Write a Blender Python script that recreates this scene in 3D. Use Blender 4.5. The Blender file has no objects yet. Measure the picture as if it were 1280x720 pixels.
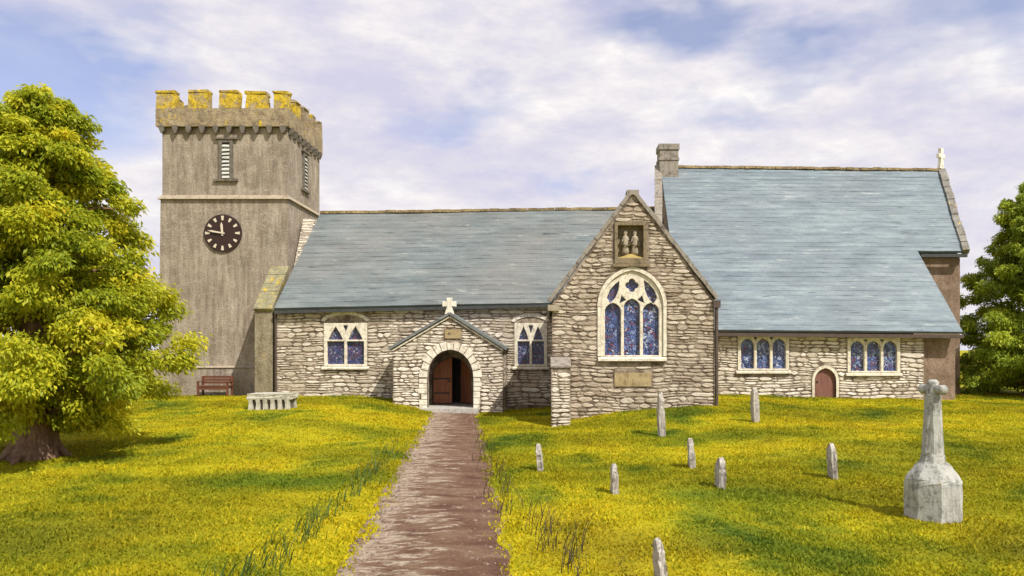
import bpy, bmesh, math, random
import numpy as np
from mathutils import Vector, Matrix
from mathutils.geometry import delaunay_2d_cdt

random.seed(7)
rng = np.random.default_rng(11)
scene = bpy.context.scene
COL = scene.collection
PI = math.pi

# ------------------------------------------------------------------ survey
# measurements: metres from the camera's foot; F, CX, CY convert survey angles
F, CX, CY, EYE = 930.0, 690.0, 436.0, 2.3
def W(px, Y): return (px - CX) / F * Y
def H(py, Y): return EYE + (CY - py) / F * Y

def sstep(a, b, v):
    t = np.clip((v - a) / (b - a), 0, 1)
    return t * t * (3 - 2 * t)

PROF_X = [-60, -25, -14, -7.2, -5.6, -4.4, -2.2, -0.6, 1.0, 3.2, 5.4, 8, 16, 30, 60]
PROF_Z = [.2, .25, .28, .30, .08, -.17, -.18, -.14, .02, .22, .42, .36, .26, .22, .2]
def ground_z(X, Y):
    X = np.asarray(X, float); Y = np.asarray(Y, float)
    p = np.interp(X, PROF_X, PROF_Z)
    p = (p + np.interp(X - .6, PROF_X, PROF_Z) + np.interp(X + .6, PROF_X, PROF_Z)) / 3
    g = p * sstep(13, 27, Y)
    g = g - .18 * np.exp(-((X - .1) / 1.3) ** 2 - ((Y - 23.7) / 1.5) ** 2)
    b = np.sin(X * .9 + 1.3) * np.sin(Y * .7 + .4) * .035 + np.sin(X * 2.3 + Y * 1.1) * .014 + np.sin(X * .31 - Y * .45) * .05
    far = sstep(45, 70, np.hypot(X, Y))
    dp = np.abs(X - path_mid(Y))
    b = b * (.25 + .75 * sstep(.9, 2.4, dp))
    return g * (1 - far) + b * (1 - far)
def path_l(Y): return -2.22 - .1176 * (np.asarray(Y, float) - 7.53)
def path_r(Y): return -.30 - .1187 * (np.asarray(Y, float) - 7.53)
def path_mid(Y): return (path_l(Y) + path_r(Y)) / 2
def gz(x, y): return float(ground_z(x, y))
def stand(px, py):
    """where the sight line through a survey point meets the ground"""
    Y = 4.0
    while Y < 60:
        if H(py, Y) <= gz(W(px, Y), Y): break
        Y += .02
    return W(px, Y), Y

# ------------------------------------------------------------------ nodes
class NT:
    def __init__(s, tree): s.t = tree; s.n = tree.nodes; s.l = tree.links
    def new(s, typ, **kw):
        nd = s.n.new(typ)
        for k, v in kw.items(): setattr(nd, k, v)
        return nd
    def put(s, sock, v):
        if v is None: return
        if hasattr(v, 'is_output'): s.l.new(v, sock)
        elif isinstance(v, (tuple, list)) and len(v) == 3 and sock.type == 'RGBA': sock.default_value = (*v, 1)
        else: sock.default_value = v
    def noise(s, vec, scale, detail=4, rough=.55, dist=0.0):
        n = s.new('ShaderNodeTexNoise'); s.put(n.inputs['Vector'], vec)
        n.inputs['Scale'].default_value = scale; n.inputs['Detail'].default_value = detail
        n.inputs['Roughness'].default_value = rough; n.inputs['Distortion'].default_value = dist
        return n
    def ramp(s, fac, stops, interp='LINEAR'):
        r = s.new('ShaderNodeValToRGB'); s.put(r.inputs[0], fac); e = r.color_ramp.elements
        r.color_ramp.interpolation = interp
        while len(e) < len(stops): e.new(.5)
        for el, (p, c) in zip(e, stops):
            el.position = p; el.color = (*c, 1) if isinstance(c, (tuple, list)) else (c, c, c, 1)
        return r.outputs[0]
    def mix(s, fac, a, b, mode='MIX'):
        m = s.new('ShaderNodeMix', data_type='RGBA', blend_type=mode)
        s.put(m.inputs[0], fac); s.put(m.inputs[6], a); s.put(m.inputs[7], b)
        return m.outputs[2]
    def math(s, op, a, b=None, c=None, clamp=False):
        m = s.new('ShaderNodeMath', operation=op, use_clamp=clamp)
        s.put(m.inputs[0], a); s.put(m.inputs[1], b)
        if c is not None: s.put(m.inputs[2], c)
        return m.outputs[0]
    def vmath(s, op, a, b=None):
        m = s.new('ShaderNodeVectorMath', operation=op); s.put(m.inputs[0], a)
        if b is not None: s.put(m.inputs[1], b)
        return m
    def mapv(s, vec, scale=(1, 1, 1), loc=(0, 0, 0), rot=(0, 0, 0)):
        m = s.new('ShaderNodeMapping'); s.put(m.inputs[0], vec)
        m.inputs['Scale'].default_value = scale; m.inputs['Location'].default_value = loc
        m.inputs['Rotation'].default_value = rot
        return m.outputs[0]

def material(name, rough=.85, spec=.3):
    m = bpy.data.materials.new(name); m.use_nodes = True
    nt = NT(m.node_tree); b = m.node_tree.nodes['Principled BSDF']
    b.inputs['Roughness'].default_value = rough
    b.inputs['Specular IOR Level'].default_value = spec
    nt.b = b
    nt.pos = nt.new('ShaderNodeNewGeometry').outputs['Position']
    return m, nt
def finish(nt, col, height=None, strength=.5, dist=.03, rough=None):
    nt.put(nt.b.inputs['Base Color'], col)
    if height is not None:
        bp = nt.new('ShaderNodeBump'); bp.inputs['Strength'].default_value = strength
        bp.inputs['Distance'].default_value = dist; nt.put(bp.inputs['Height'], height)
        nt.l.new(bp.outputs[0], nt.b.inputs['Normal'])
    if rough is not None: nt.put(nt.b.inputs['Roughness'], rough)

def mat_rubble(name, tones, joint, sx=2.0, sz=9.0, stain=(.2, .16, .11), stain_amt=.5):
    m, nt = material(name)
    wob = nt.noise(nt.pos, 1.6, 3)
    off = nt.vmath('MULTIPLY', nt.vmath('SUBTRACT', wob.outputs['Color'], (.5, .5, .5)).outputs[0], (.5, .5, .16))
    wob2 = nt.noise(nt.pos, 7, 2)
    off2 = nt.vmath('MULTIPLY', nt.vmath('SUBTRACT', wob2.outputs['Color'], (.5, .5, .5)).outputs[0], (.16, .16, .075))
    p = nt.vmath('ADD', nt.vmath('ADD', nt.pos, off.outputs[0]).outputs[0], off2.outputs[0]).outputs[0]
    p = nt.mapv(p, (sx, sx, sz))
    v1 = nt.new('ShaderNodeTexVoronoi', feature='F1'); nt.put(v1.inputs['Vector'], p); v1.inputs['Scale'].default_value = 1
    v2 = nt.new('ShaderNodeTexVoronoi', feature='DISTANCE_TO_EDGE'); nt.put(v2.inputs['Vector'], p); v2.inputs['Scale'].default_value = 1
    sep = nt.new('ShaderNodeSeparateColor'); nt.put(sep.inputs[0], v1.outputs['Color'])
    n = len(tones)
    col = nt.ramp(sep.outputs[0], [(i / (n - 1), t) for i, t in enumerate(tones)])
    grain = nt.noise(nt.pos, 22, 4, .7)
    col = nt.mix(nt.math('MULTIPLY', grain.outputs[0], .5), col, nt.mix(1, col, (.62, .58, .52), 'MULTIPLY'))
    jn = nt.noise(nt.pos, 3.2, 3)
    jw = nt.math('MULTIPLY', nt.math('SUBTRACT', jn.outputs[0], .25, clamp=True), .58)
    mort = nt.math('DIVIDE', v2.outputs['Distance'], jw, clamp=True)
    mm = nt.ramp(mort, [(.25, 1), (.8, 0)])
    jcol = nt.mix(nt.ramp(nt.noise(nt.pos, 2.3, 2).outputs[0], [(.38, 0), (.55, 1)]), nt.mix(.55, joint, tones[-1]), joint)
    col = nt.mix(nt.math('MULTIPLY', mm, .92), col, jcol)
    st = nt.ramp(nt.noise(nt.mapv(nt.pos, (1, 1, .6)), .9, 5, .65).outputs[0], [(.5, 0), (.72, 1)])
    col = nt.mix(nt.math('MULTIPLY', st, stain_amt), col, nt.mix(.5, col, stain))
    h = nt.math('ADD', nt.ramp(v2.outputs['Distance'], [(0, 0), (.22, 1)]), nt.math('MULTIPLY', grain.outputs[0], .35))
    finish(nt, col, h, .75, .06)
    return m

def mat_stones(name, tones, stain=(.22, .17, .11)):
    m, nt = material(name)
    geo = nt.new('ShaderNodeNewGeometry'); rnd = geo.outputs['Random Per Island']; n = len(tones)
    col = nt.ramp(rnd, [(i / (n - 1), t) for i, t in enumerate(tones)])
    gr = nt.noise(nt.mapv(nt.pos, (1, 1, 2.2)), 9, 6, .72)
    col = nt.mix(nt.ramp(gr.outputs[0], [(.36, .7), (.52, 0)]), col, nt.mix(1, col, (.52, .46, .40), 'MULTIPLY'))
    col = nt.mix(nt.ramp(gr.outputs[0], [(.56, 0), (.7, .5)]), col, (.80, .76, .68))
    st = nt.ramp(nt.noise(nt.mapv(nt.pos, (1, 1, .6)), .8, 5, .65).outputs[0], [(.48, 0), (.72, .6)])
    col = nt.mix(st, col, nt.mix(.5, col, stain))
    finish(nt, col, gr.outputs[0], .6, .03)
    return m
def mat_mortar(name, dark, pale):
    m, nt = material(name)
    a = nt.noise(nt.pos, 2.6, 5, .7)
    finish(nt, nt.ramp(a.outputs[0], [(.42, dark), (.66, pale)]), a.outputs[0], .5, .03)
    return m
def mat_streaked(name, c1, c2, c3, vscale=(3.2, 3.2, .7), lichen=0.0, pale=None):
    m, nt = material(name)
    a = nt.noise(nt.mapv(nt.pos, vscale), 1.3, 6, .65)
    col = nt.ramp(a.outputs[0], [(.3, c1), (.5, c2), (.72, c3)])
    b = nt.noise(nt.pos, .8, 6, .7)
    col = nt.mix(nt.ramp(b.outputs[0], [(.45, 0), (.7, .75)]), col, c1)
    b2 = nt.noise(nt.mapv(nt.pos, (1, 1, 1.8), (5, 5, 5)), 1.9, 5, .7)
    col = nt.mix(nt.ramp(b2.outputs[0], [(.52, 0), (.68, .6)]), col, c3)
    if pale:
        pp = nt.noise(nt.mapv(nt.pos, (1.6, 1.6, .35), (3, 1, 7)), 1.1, 4, .6)
        col = nt.mix(nt.ramp(pp.outputs[0], [(.56, 0), (.74, .6)]), col, pale)
    fine = nt.noise(nt.pos, 14, 5, .7)
    col = nt.mix(nt.ramp(fine.outputs[0], [(.35, .5), (.6, 0)]), col, nt.mix(1, col, (.45, .4, .36), 'MULTIPLY'))
    if lichen > 0:
        ln = nt.noise(nt.pos, 2.2, 5, .7)
        lf = nt.ramp(ln.outputs[0], [(.66 - lichen * .35, 0), (.74 - lichen * .35, 1)])
        lc = nt.ramp(nt.noise(nt.pos, 9, 3).outputs[0], [(.35, (.30, .20, .02)), (.6, (.62, .45, .03))])
        col = nt.mix(lf, col, lc)
    h = nt.math('ADD', fine.outputs[0], nt.math('MULTIPLY', a.outputs[0], .8))
    finish(nt, col, h, .7, .05)
    return m

def mat_slate(name, c1, c2, c3, moss):
    m, nt = material(name, .62, .35)
    # rows of slates measured down the slope (by height), columns by x
    sep = nt.new('ShaderNodeSeparateXYZ'); nt.put(sep.inputs[0], nt.pos)
    comb = nt.new('ShaderNodeCombineXYZ'); nt.put(comb.inputs[0], nt.math('ADD', sep.outputs[0], nt.math('MULTIPLY', sep.outputs[1], .0)))
    wv = nt.noise(nt.pos, .6, 2)
    nt.put(comb.inputs[1], nt.math('ADD', nt.math('MULTIPLY', sep.outputs[2], 1.3), nt.math('MULTIPLY', wv.outputs[0], .12)))
    br = nt.new('ShaderNodeTexBrick'); nt.put(br.inputs['Vector'], comb.outputs[0])
    br.inputs['Scale'].default_value = 1; br.inputs['Brick Width'].default_value = .34; br.inputs['Row Height'].default_value = .26
    br.inputs['Mortar Size'].default_value = .012; br.inputs['Mortar Smooth'].default_value = .3
    br.inputs['Color1'].default_value = (.35, .35, .35, 1); br.inputs['Color2'].default_value = (.65, .65, .65, 1)
    br.inputs['Mortar'].default_value = (.15, .15, .15, 1)
    st = nt.noise(nt.mapv(nt.pos, (.35, .35, 2.6)), 1.4, 6, .62)
    col = nt.ramp(st.outputs[0], [(.3, c1), (.5, c2), (.7, c3)])
    big = nt.noise(nt.mapv(nt.pos, (.5, .5, .8)), .45, 4, .6)
    col = nt.mix(nt.ramp(big.outputs[0], [(.42, 0), (.7, .6)]), col, moss)
    col = nt.mix(.14, col, br.outputs['Color'], 'OVERLAY')
    ms = nt.noise(nt.mapv(nt.pos, (.5, .5, 5)), 1.7, 4, .6)
    col = nt.mix(nt.ramp(ms.outputs[0], [(.64, 0), (.7, .7)]), col, nt.mix(.5, c3, (.5, .5, .42)))
    col = nt.mix(nt.ramp(ms.outputs[0], [(.30, .75), (.36, 0)]), col, nt.mix(1, c1, (.5, .5, .5), 'MULTIPLY'))
    fine = nt.noise(nt.pos, 16, 3, .6)
    h = nt.math('ADD', nt.math('MULTIPLY', fine.outputs[0], .4), br.outputs['Color'])
    finish(nt, col, h, .42, .03)
    return m

def mat_plain(name, c, var=.35, scale=6, rough=.8, spec=.3, bump=.3):
    m, nt = material(name, rough, spec)
    a = nt.noise(nt.pos, scale, 5, .65)
    d = tuple(x * (1 - var) for x in c); e = tuple(min(1, x * (1 + var * .6)) for x in c)
    finish(nt, nt.ramp(a.outputs[0], [(.32, d), (.52, c), (.72, e)]), a.outputs[0], bump, .02)
    return m

def mat_stone(name, c, dark, lich=None, scale=5):
    m, nt = material(name)
    a = nt.noise(nt.pos, scale, 6, .7)
    col = nt.ramp(a.outputs[0], [(.34, dark), (.48, c), (.7, tuple(min(1, x * 1.2) for x in c))])
    s = nt.noise(nt.mapv(nt.pos, (9, 9, 1.6)), 1, 4, .65)
    col = nt.mix(nt.ramp(s.outputs[0], [(.52, 0), (.68, .7)]), col, dark)
    if lich:
        l = nt.noise(nt.pos, scale * 1.7, 4, .7)
        col = nt.mix(nt.ramp(l.outputs[0], [(.6, 0), (.66, .8)]), col, lich)
    finish(nt, col, nt.math('ADD', a.outputs[0], s.outputs[0]), .7, .03)
    return m

def mat_wood(name, c, c2, axis=(9, 9, .8)):
    m, nt = material(name, .65)
    a = nt.noise(nt.mapv(nt.pos, axis), 1.6, 5, .6)
    finish(nt, nt.ramp(a.outputs[0], [(.3, c2), (.6, c)]), a.outputs[0], .4, .02)
    return m

def mat_glass(name, cols, scale=9):
    m, nt = material(name, .22, .5)
    p = nt.mapv(nt.vmath('ADD', nt.pos, nt.vmath('SCALE', nt.noise(nt.pos, 5, 2).outputs['Color']).outputs[0]).outputs[0], (1, 1, .8))
    v = nt.new('ShaderNodeTexVoronoi', feature='F1'); nt.put(v.inputs['Vector'], p); v.inputs['Scale'].default_value = scale
    e = nt.new('ShaderNodeTexVoronoi', feature='DISTANCE_TO_EDGE'); nt.put(e.inputs['Vector'], p); e.inputs['Scale'].default_value = scale
    sep = nt.new('ShaderNodeSeparateColor'); nt.put(sep.inputs[0], v.outputs['Color'])
    col = nt.ramp(sep.outputs[0], [(i / len(cols), c) for i, c in enumerate(cols)], 'CONSTANT')
    lead = nt.ramp(e.outputs['Distance'], [(.04, 1), (.09, 0)])
    col = nt.mix(lead, col, (.012, .014, .02))
    finish(nt, col, e.outputs['Distance'], .3, .02)
    return m

GREENER = [(-4.9, 13.2, 2.6, 1.5, (.13, .22, .014), .8), (-6.5, 9.0, 3.4, 1.6, (.20, .21, .013), .7), (2.9, 11.5, 2.6, 1.4, (.16, .22, .014), .75),
           (6.2, 8.6, 2.6, 1.4, (.23, .22, .013), .75), (7.0, 15.5, 3, 2, (.22, .23, .013), .6), (-7.5, 21, 3, 1.6, (.24, .26, .013), .6), (4.2, 19, 2.2, 1.8, (.22, .27, .014), .6), (1.0, 8.6, 1.4, 1.0, (.26, .22, .013), .6)]
def grass_color(nt):
    p = nt.mapv(nt.pos, (1, 1, 0))
    big = nt.noise(nt.mapv(p, (.9, .55, 1), (4.2, 1.7, 0), (0, 0, .35)), .5, 4, .6, .4)
    col = nt.ramp(big.outputs[0], [(.30, (.12, .18, .013)), (.39, (.26, .28, .013)), (.47, (.45, .40, .012)),
                                   (.57, (.50, .41, .011)), (.66, (.38, .30, .011)), (.76, (.22, .20, .012))])
    mid = nt.noise(nt.mapv(p, (1.2, 2.4, 1)), 1.1, 5, .65)
    col = nt.mix(nt.ramp(mid.outputs[0], [(.54, 0), (.70, .6)]), col, (.27, .29, .018))
    col = nt.mix(nt.ramp(mid.outputs[0], [(.32, .8), (.44, 0)]), col, (.60, .51, .025))
    for (cx, cy, rx, ry, c, k) in GREENER:
        d = nt.vmath('LENGTH', nt.mapv(nt.vmath('ADD', p, nt.mapv(nt.noise(p, .9, 3).outputs['Color'], (1.6, 1.6, 0), (-.8, -.8, 0))).outputs[0], (1 / rx, 1 / ry, 0), (-cx / rx, -cy / ry, 0))).outputs['Value']
        col = nt.mix(nt.ramp(d, [(.25, k), (1, 0)]), col, c)
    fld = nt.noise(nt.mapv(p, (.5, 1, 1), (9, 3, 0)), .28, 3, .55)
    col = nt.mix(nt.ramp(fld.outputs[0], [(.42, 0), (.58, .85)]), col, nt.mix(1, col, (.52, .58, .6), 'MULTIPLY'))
    return col

def mat_ground():
    m, nt = material('meadow_soil', .95, .1)
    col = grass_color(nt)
    f = nt.noise(nt.pos, 26, 4, .7)
    col = nt.mix(nt.ramp(f.outputs[0], [(.4, .55), (.6, 0)]), col, nt.mix(1, col, (.5, .55, .5), 'MULTIPLY'))
    finish(nt, col, f.outputs[0], .8, .06)
    return m
def mat_blades():
    m, nt = material('grass_blades', .7, .15)
    geo = nt.new('ShaderNodeNewGeometry')
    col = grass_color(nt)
    r = geo.outputs['Random Per Island']
    col = nt.mix(1, col, nt.ramp(r, [(0, (.62, .74, .6)), (.5, (1, 1, 1)), (.85, (1.25, 1.18, 1.0)), (1, (1.55, 1.5, 2.2))]), 'MULTIPLY')
    nt.put(nt.b.inputs['Base Color'], col)
    tr = nt.new('ShaderNodeBsdfTranslucent'); nt.put(tr.inputs[0], col)
    mx = nt.new('ShaderNodeMixShader'); mx.inputs[0].default_value = .35
    nt.l.new(nt.b.outputs[0], mx.inputs[1]); nt.l.new(tr.outputs[0], mx.inputs[2])
    nt.l.new(mx.outputs[0], nt.n['Material Output'].inputs[0])
    return m
def mat_leaf(name, stops, trans=.35):
    m, nt = material(name, .55, .3)
    at = nt.new('ShaderNodeAttribute', attribute_name='tone')
    col = nt.ramp(at.outputs['Fac'], stops)
    nt.put(nt.b.inputs['Base Color'], col)
    tr = nt.new('ShaderNodeBsdfTranslucent'); nt.put(tr.inputs[0], col)
    mx = nt.new('ShaderNodeMixShader'); mx.inputs[0].default_value = trans
    nt.l.new(nt.b.outputs[0], mx.inputs[1]); nt.l.new(tr.outputs[0], mx.inputs[2])
    nt.l.new(mx.outputs[0], nt.n['Material Output'].inputs[0])
    return m
def mat_path():
    m, nt = material('trodden_path', .92, .15)
    a = nt.noise(nt.mapv(nt.pos, (.9, 1.7, 1)), 1.3, 8, .72, .5)
    col = nt.ramp(a.outputs[0], [(.34, (.11, .054, .036)), (.5, (.185, .104, .068)), (.66, (.26, .175, .115))])
    # worn pale stone dust, thicker along the left edge of the walk
    sep = nt.new('ShaderNodeSeparateXYZ'); nt.put(sep.inputs[0], nt.pos)
    u = nt.math('ADD', sep.outputs[0], nt.math('MULTIPLY_ADD', sep.outputs[1], .1176, 2.15 - .1176 * 7.53))   # metres from left edge
    st = nt.noise(nt.mapv(nt.pos, (1.1, 2.6, 1), (3, 2, 0)), 1.6, 8, .74, .6)
    lim = nt.math('SUBTRACT', nt.math('MULTIPLY', nt.math('SUBTRACT', st.outputs[0], .5), 1.7), nt.math('MULTIPLY', u, .26))
    f = nt.ramp(nt.math('ADD', lim, .5), [(.30, 0), (.41, 1)])
    pale = nt.ramp(nt.noise(nt.pos, 9, 4, .7).outputs[0], [(.35, (.30, .22, .16)), (.6, (.58, .49, .37))])
    col = nt.mix(nt.math('MULTIPLY', f, .8), col, pale)
    g = nt.noise(nt.pos, 30, 4, .7)
    col = nt.mix(nt.ramp(g.outputs[0], [(.4, .5), (.6, 0)]), col, nt.mix(1, col, (.5, .48, .46), 'MULTIPLY'))
    finish(nt, col, nt.math('ADD', g.outputs[0], st.outputs[0]), .8, .05)
    return m

CREAM = [(.34, .28, .21), (.61, .54, .43), (.72, .65, .54), (.47, .40, .31), (.80, .75, .65)]
M = {}
M['rubble'] = mat_rubble('cream_rubble', CREAM, (.085, .06, .042))
M['rubble_b'] = mat_rubble('brown_rubble', [(.27, .21, .155), (.48, .40, .31), (.59, .51, .41), (.36, .29, .22), (.66, .59, .49)], (.075, .052, .036), 2.2, 9.6)
M['rubble_w'] = mat_rubble('pale_rubble', [(.46, .39, .30), (.66, .59, .47), (.76, .70, .59), (.56, .48, .37), (.82, .77, .67)], (.095, .07, .05), 1.9, 8.8)
M['st_n'] = mat_stones('cream_stones', [(.33, .27, .20), (.56, .49, .39), (.70, .63, .52), (.45, .38, .29), (.62, .55, .45), (.78, .73, .63), (.50, .44, .36)])
M['st_b'] = mat_stones('brown_stones', [(.25, .19, .14), (.46, .38, .29), (.58, .50, .40), (.34, .27, .20), (.50, .43, .33), (.64, .57, .47), (.40, .33, .26)])
M['st_w'] = mat_stones('pale_stones', [(.42, .36, .28), (.66, .60, .50), (.77, .72, .62), (.54, .47, .38), (.70, .64, .55), (.82, .78, .70), (.58, .52, .44)])
M['mort'] = mat_mortar('lime_mortar', (.12, .088, .064), (.42, .35, .27))
M['tower'] = mat_streaked('tower_render', (.20, .16, .12), (.345, .29, .225), (.47, .405, .325), (4.2, 4.2, .55), pale=(.58, .52, .43))
M['parapet'] = mat_streaked('parapet_stone', (.15, .115, .075), (.34, .27, .17), (.48, .39, .24), (3, 3, 3), lichen=.22)
M['lichen'] = mat_streaked('lichened_stone', (.20, .15, .08), (.40, .31, .16), (.52, .42, .22), (3, 3, 3), lichen=.6)
M['mossy'] = mat_streaked('mossy_stone', (.16, .15, .09), (.29, .27, .16), (.40, .36, .22), (3, 3, 3), lichen=.36)
M['verge'] = mat_streaked('verge_stone', (.13, .12, .10), (.26, .25, .22), (.36, .34, .29), (3, 3, 3), lichen=.12)
M['render'] = mat_streaked('brown_render', (.17, .115, .08), (.27, .19, .135), (.35, .26, .19), (3, 3, 1.2))
M['butt'] = mat_streaked('buttress_stone', (.15, .12, .075), (.27, .23, .15), (.38, .33, .23), lichen=.03)
M['ledge'] = mat_stone('pale_ledge', (.35, .295, .215), (.24, .19, .13))
M['slate_n'] = mat_slate('grey_slate', (.085, .11, .117), (.145, .172, .176), (.205, .23, .23), (.185, .175, .158))
M['slate_c'] = mat_slate('blue_slate', (.105, .14, .165), (.165, .21, .238), (.25, .295, .315), (.145, .165, .185))
M['ridge'] = mat_streaked('ridge_tile', (.12, .09, .05), (.33, .25, .12), (.5, .38, .2), (2, 3, 3), lichen=.1)
M['coping'] = mat_stone('grey_coping', (.27, .24, .20), (.12, .10, .085))
M['white'] = mat_stone('white_stone', (.74, .69, .58), (.42, .36, .28))
M['frame'] = mat_stone('window_stone', (.68, .63, .51), (.44, .38, .29), None, 7)
M['iron'] = mat_plain('dark_gutter', (.055, .06, .058), .3, 5, .6)
M['pipe'] = mat_plain('brown_pipe', (.085, .062, .05), .3, 5, .6)
M['dark'] = mat_plain('interior_shade', (.05, .042, .036), .3, 3)  # near-black colour stands in for the darkness of unlit interiors
M['lining'] = mat_plain('porch_plaster', (.42, .36, .29), .3, 3)
M['glass'] = mat_glass('stained_glass', [(.08, .12, .32), (.15, .21, .46), (.05, .07, .18), (.42, .47, .60), (.11, .16, .40), (.03, .04, .10), (.07, .10, .24), (.17, .07, .12), (.2, .27, .5)], 7.5)
M['glass_d'] = mat_glass('stained_glass_small', [(.06, .075, .19), (.12, .135, .29), (.04, .05, .12), (.26, .28, .38), (.08, .08, .22), (.13, .06, .10), (.05, .06, .15)], 8)
M['wood'] = mat_wood('oak_door', (.42, .17, .085), (.25, .095, .05))
M['wood_d'] = mat_wood('red_plank_door', (.22, .10, .075), (.14, .06, .045))
M['bench'] = mat_wood('stained_bench', (.17, .065, .035), (.085, .035, .022), (.8, 8, 8))
M['plaque'] = mat_stone('tan_plaque', (.36, .28, .15), (.23, .17, .09))
M['carve'] = mat_stone('carved_panel', (.21, .165, .10), (.10, .08, .05))
M['figure'] = mat_stone('carved_figure', (.34, .29, .21), (.17, .14, .10))
M['gold'] = mat_plain('ochre_ledge', (.50, .38, .14), .3, 8)
M['clock'] = mat_plain('black_dial', (.035, .018, .014), .3, 6, .5)
M['mark'] = mat_plain('pale_marks', (.62, .54, .42), .2, 20)
M['louvre'] = mat_plain('pale_louvre', (.50, .50, .45), .2, 10)
M['surround'] = mat_stone('dark_surround', (.15, .13, .105), (.085, .07, .055))
M['grave'] = mat_stone('grave_granite', (.42, .39, .35), (.15, .12, .10), (.48, .45, .40), 9)
M['cross'] = mat_stone('memorial_granite', (.38, .38, .345), (.14, .14, .13), (.36, .34, .24), 7)
M['tomb'] = mat_stone('tomb_limestone', (.46, .44, .37), (.26, .24, .18), None, 8)
M['step'] = mat_stone('step_stone', (.44, .42, .38), (.28, .26, .22))
M['pebble'] = mat_plain('pale_grit', (.22, .155, .12), .45, 11)
M['bark'] = mat_streaked('bark', (.12, .07, .045), (.27, .165, .11), (.40, .27, .18), (6, 6, 1))
M['ground'] = mat_ground(); M['blade'] = mat_blades(); M['path'] = mat_path()
M['leaf'] = mat_leaf('yellow_green_leaf', [(0, (.17, .23, .022)), (.3, (.34, .40, .025)), (.6, (.57, .56, .03)), (.88, (.76, .66, .04)), (1, (.78, .54, .03))], .5)
M['leaf_r'] = mat_leaf('mid_green_leaf', [(0, (.18, .25, .035)), (.5, (.36, .44, .04)), (.85, (.58, .62, .05)), (1, (.72, .68, .07))], .5)
M['tall'] = mat_plain('tall_grass_green', (.06, .105, .015), .6, 9, .6)
M['dry'] = mat_plain('dry_stalk', (.06, .045, .018), .5, 9, .7)

# ------------------------------------------------------------------ mesh helpers
def link(name, me, mat, parent=None, smooth=False):
    o = bpy.data.objects.new(name, me); COL.objects.link(o)
    if mat is not None and not me.materials: me.materials.append(M[mat] if isinstance(mat, str) else mat)
    if parent is not None:
        root = parent; off = Vector((0, 0, 0))
        while root is not None: off += Vector(root.location); root = root.parent
        me.transform(Matrix.Translation(-off)); o.parent = parent
    if smooth:
        for p in me.polygons: p.use_smooth = True
    return o
def bm_link(name, bm, mat, parent=None, bevel=0.0, smooth=False, jitter=0.0):
    if bevel > 0:
        bmesh.ops.bevel(bm, geom=[e for e in bm.edges if e.is_manifold and e.calc_face_angle(0) > .5], offset=bevel, segments=2, affect='EDGES', profile=.6)
    if jitter > 0:
        for v in bm.verts: v.co += Vector((random.uniform(-1, 1), random.uniform(-1, 1), random.uniform(-1, 1))) * jitter
    bmesh.ops.recalc_face_normals(bm, faces=bm.faces)
    me = bpy.data.meshes.new(name); bm.to_mesh(me); bm.free()
    return link(name, me, mat, parent, smooth)
def tag(o, label, cat, group=None, kind=None):
    if label: o['label'] = label
    if cat: o['category'] = cat
    if group: o['group'] = group
    if kind: o['kind'] = kind
    return o
def thing(name, loc, label, cat, group=None):
    o = bpy.data.objects.new(name, None); COL.objects.link(o); o.location = loc
    o.empty_display_size = .3
    return tag(o, label, cat, group)
def box(bm, x0, x1, y0, y1, z0, z1):
    vs = [bm.verts.new((x, y, z)) for z in (z0, z1) for y in (y0, y1) for x in (x0, x1)]
    for f in ((0, 2, 3, 1), (4, 5, 7, 6), (0, 1, 5, 4), (2, 6, 7, 3), (0, 4, 6, 2), (1, 3, 7, 5)):
        bm.faces.new([vs[i] for i in f])
    return vs
def hull8(bm, lo, hi):
    """closed solid between two 4-point rings"""
    a = [bm.verts.new(p) for p in lo]; b = [bm.verts.new(p) for p in hi]
    n = len(a)
    bm.faces.new(list(reversed(a))); bm.faces.new(b)
    for i in range(n):
        j = (i + 1) % n; bm.faces.new((a[i], a[j], b[j], b[i]))
def prism_x(bm, prof, x0, x1):           # profile of (y, z)
    hull8(bm, [(x0, y, z) for y, z in prof], [(x1, y, z) for y, z in prof])
def prism_y(bm, prof, y0, y1):           # profile of (x, z)
    hull8(bm, [(x, y0, z) for x, z in prof], [(x, y1, z) for x, z in prof])
def tube(bm, pts, rad, n=8, cap=True):
    pts = [Vector(p) for p in pts]; rings = []
    for i, p in enumerate(pts):
        d = (pts[min(i + 1, len(pts) - 1)] - pts[max(i - 1, 0)]).normalized()
        u = d.cross(Vector((.13, .31, .94)))
        if u.length < .05: u = d.cross(Vector((1, 0, 0)))
        u.normalize(); v = d.cross(u); r = rad[i] if isinstance(rad, (list, tuple)) else rad
        rings.append([bm.verts.new(p + (u * math.cos(2 * PI * k / n) + v * math.sin(2 * PI * k / n)) * r) for k in range(n)])
    for a, b in zip(rings, rings[1:]):
        for k in range(n): bm.faces.new((a[k], a[(k + 1) % n], b[(k + 1) % n], b[k]))
    if cap: bm.faces.new(list(reversed(rings[0]))); bm.faces.new(rings[-1])
def lathe(bm, prof, cx, cy, z0, n=14, sx=1, sy=1, rot=0):
    rings = []
    for r, z in prof:
        rings.append([bm.verts.new((cx + math.cos(2 * PI * k / n + rot) * r * sx, cy + math.sin(2 * PI * k / n + rot) * r * sy, z0 + z)) for k in range(n)])
    for a, b in zip(rings, rings[1:]):
        for k in range(n): bm.faces.new((a[k], a[(k + 1) % n], b[(k + 1) % n], b[k]))
    bm.faces.new(list(reversed(rings[0]))); bm.faces.new(rings[-1])

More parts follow.
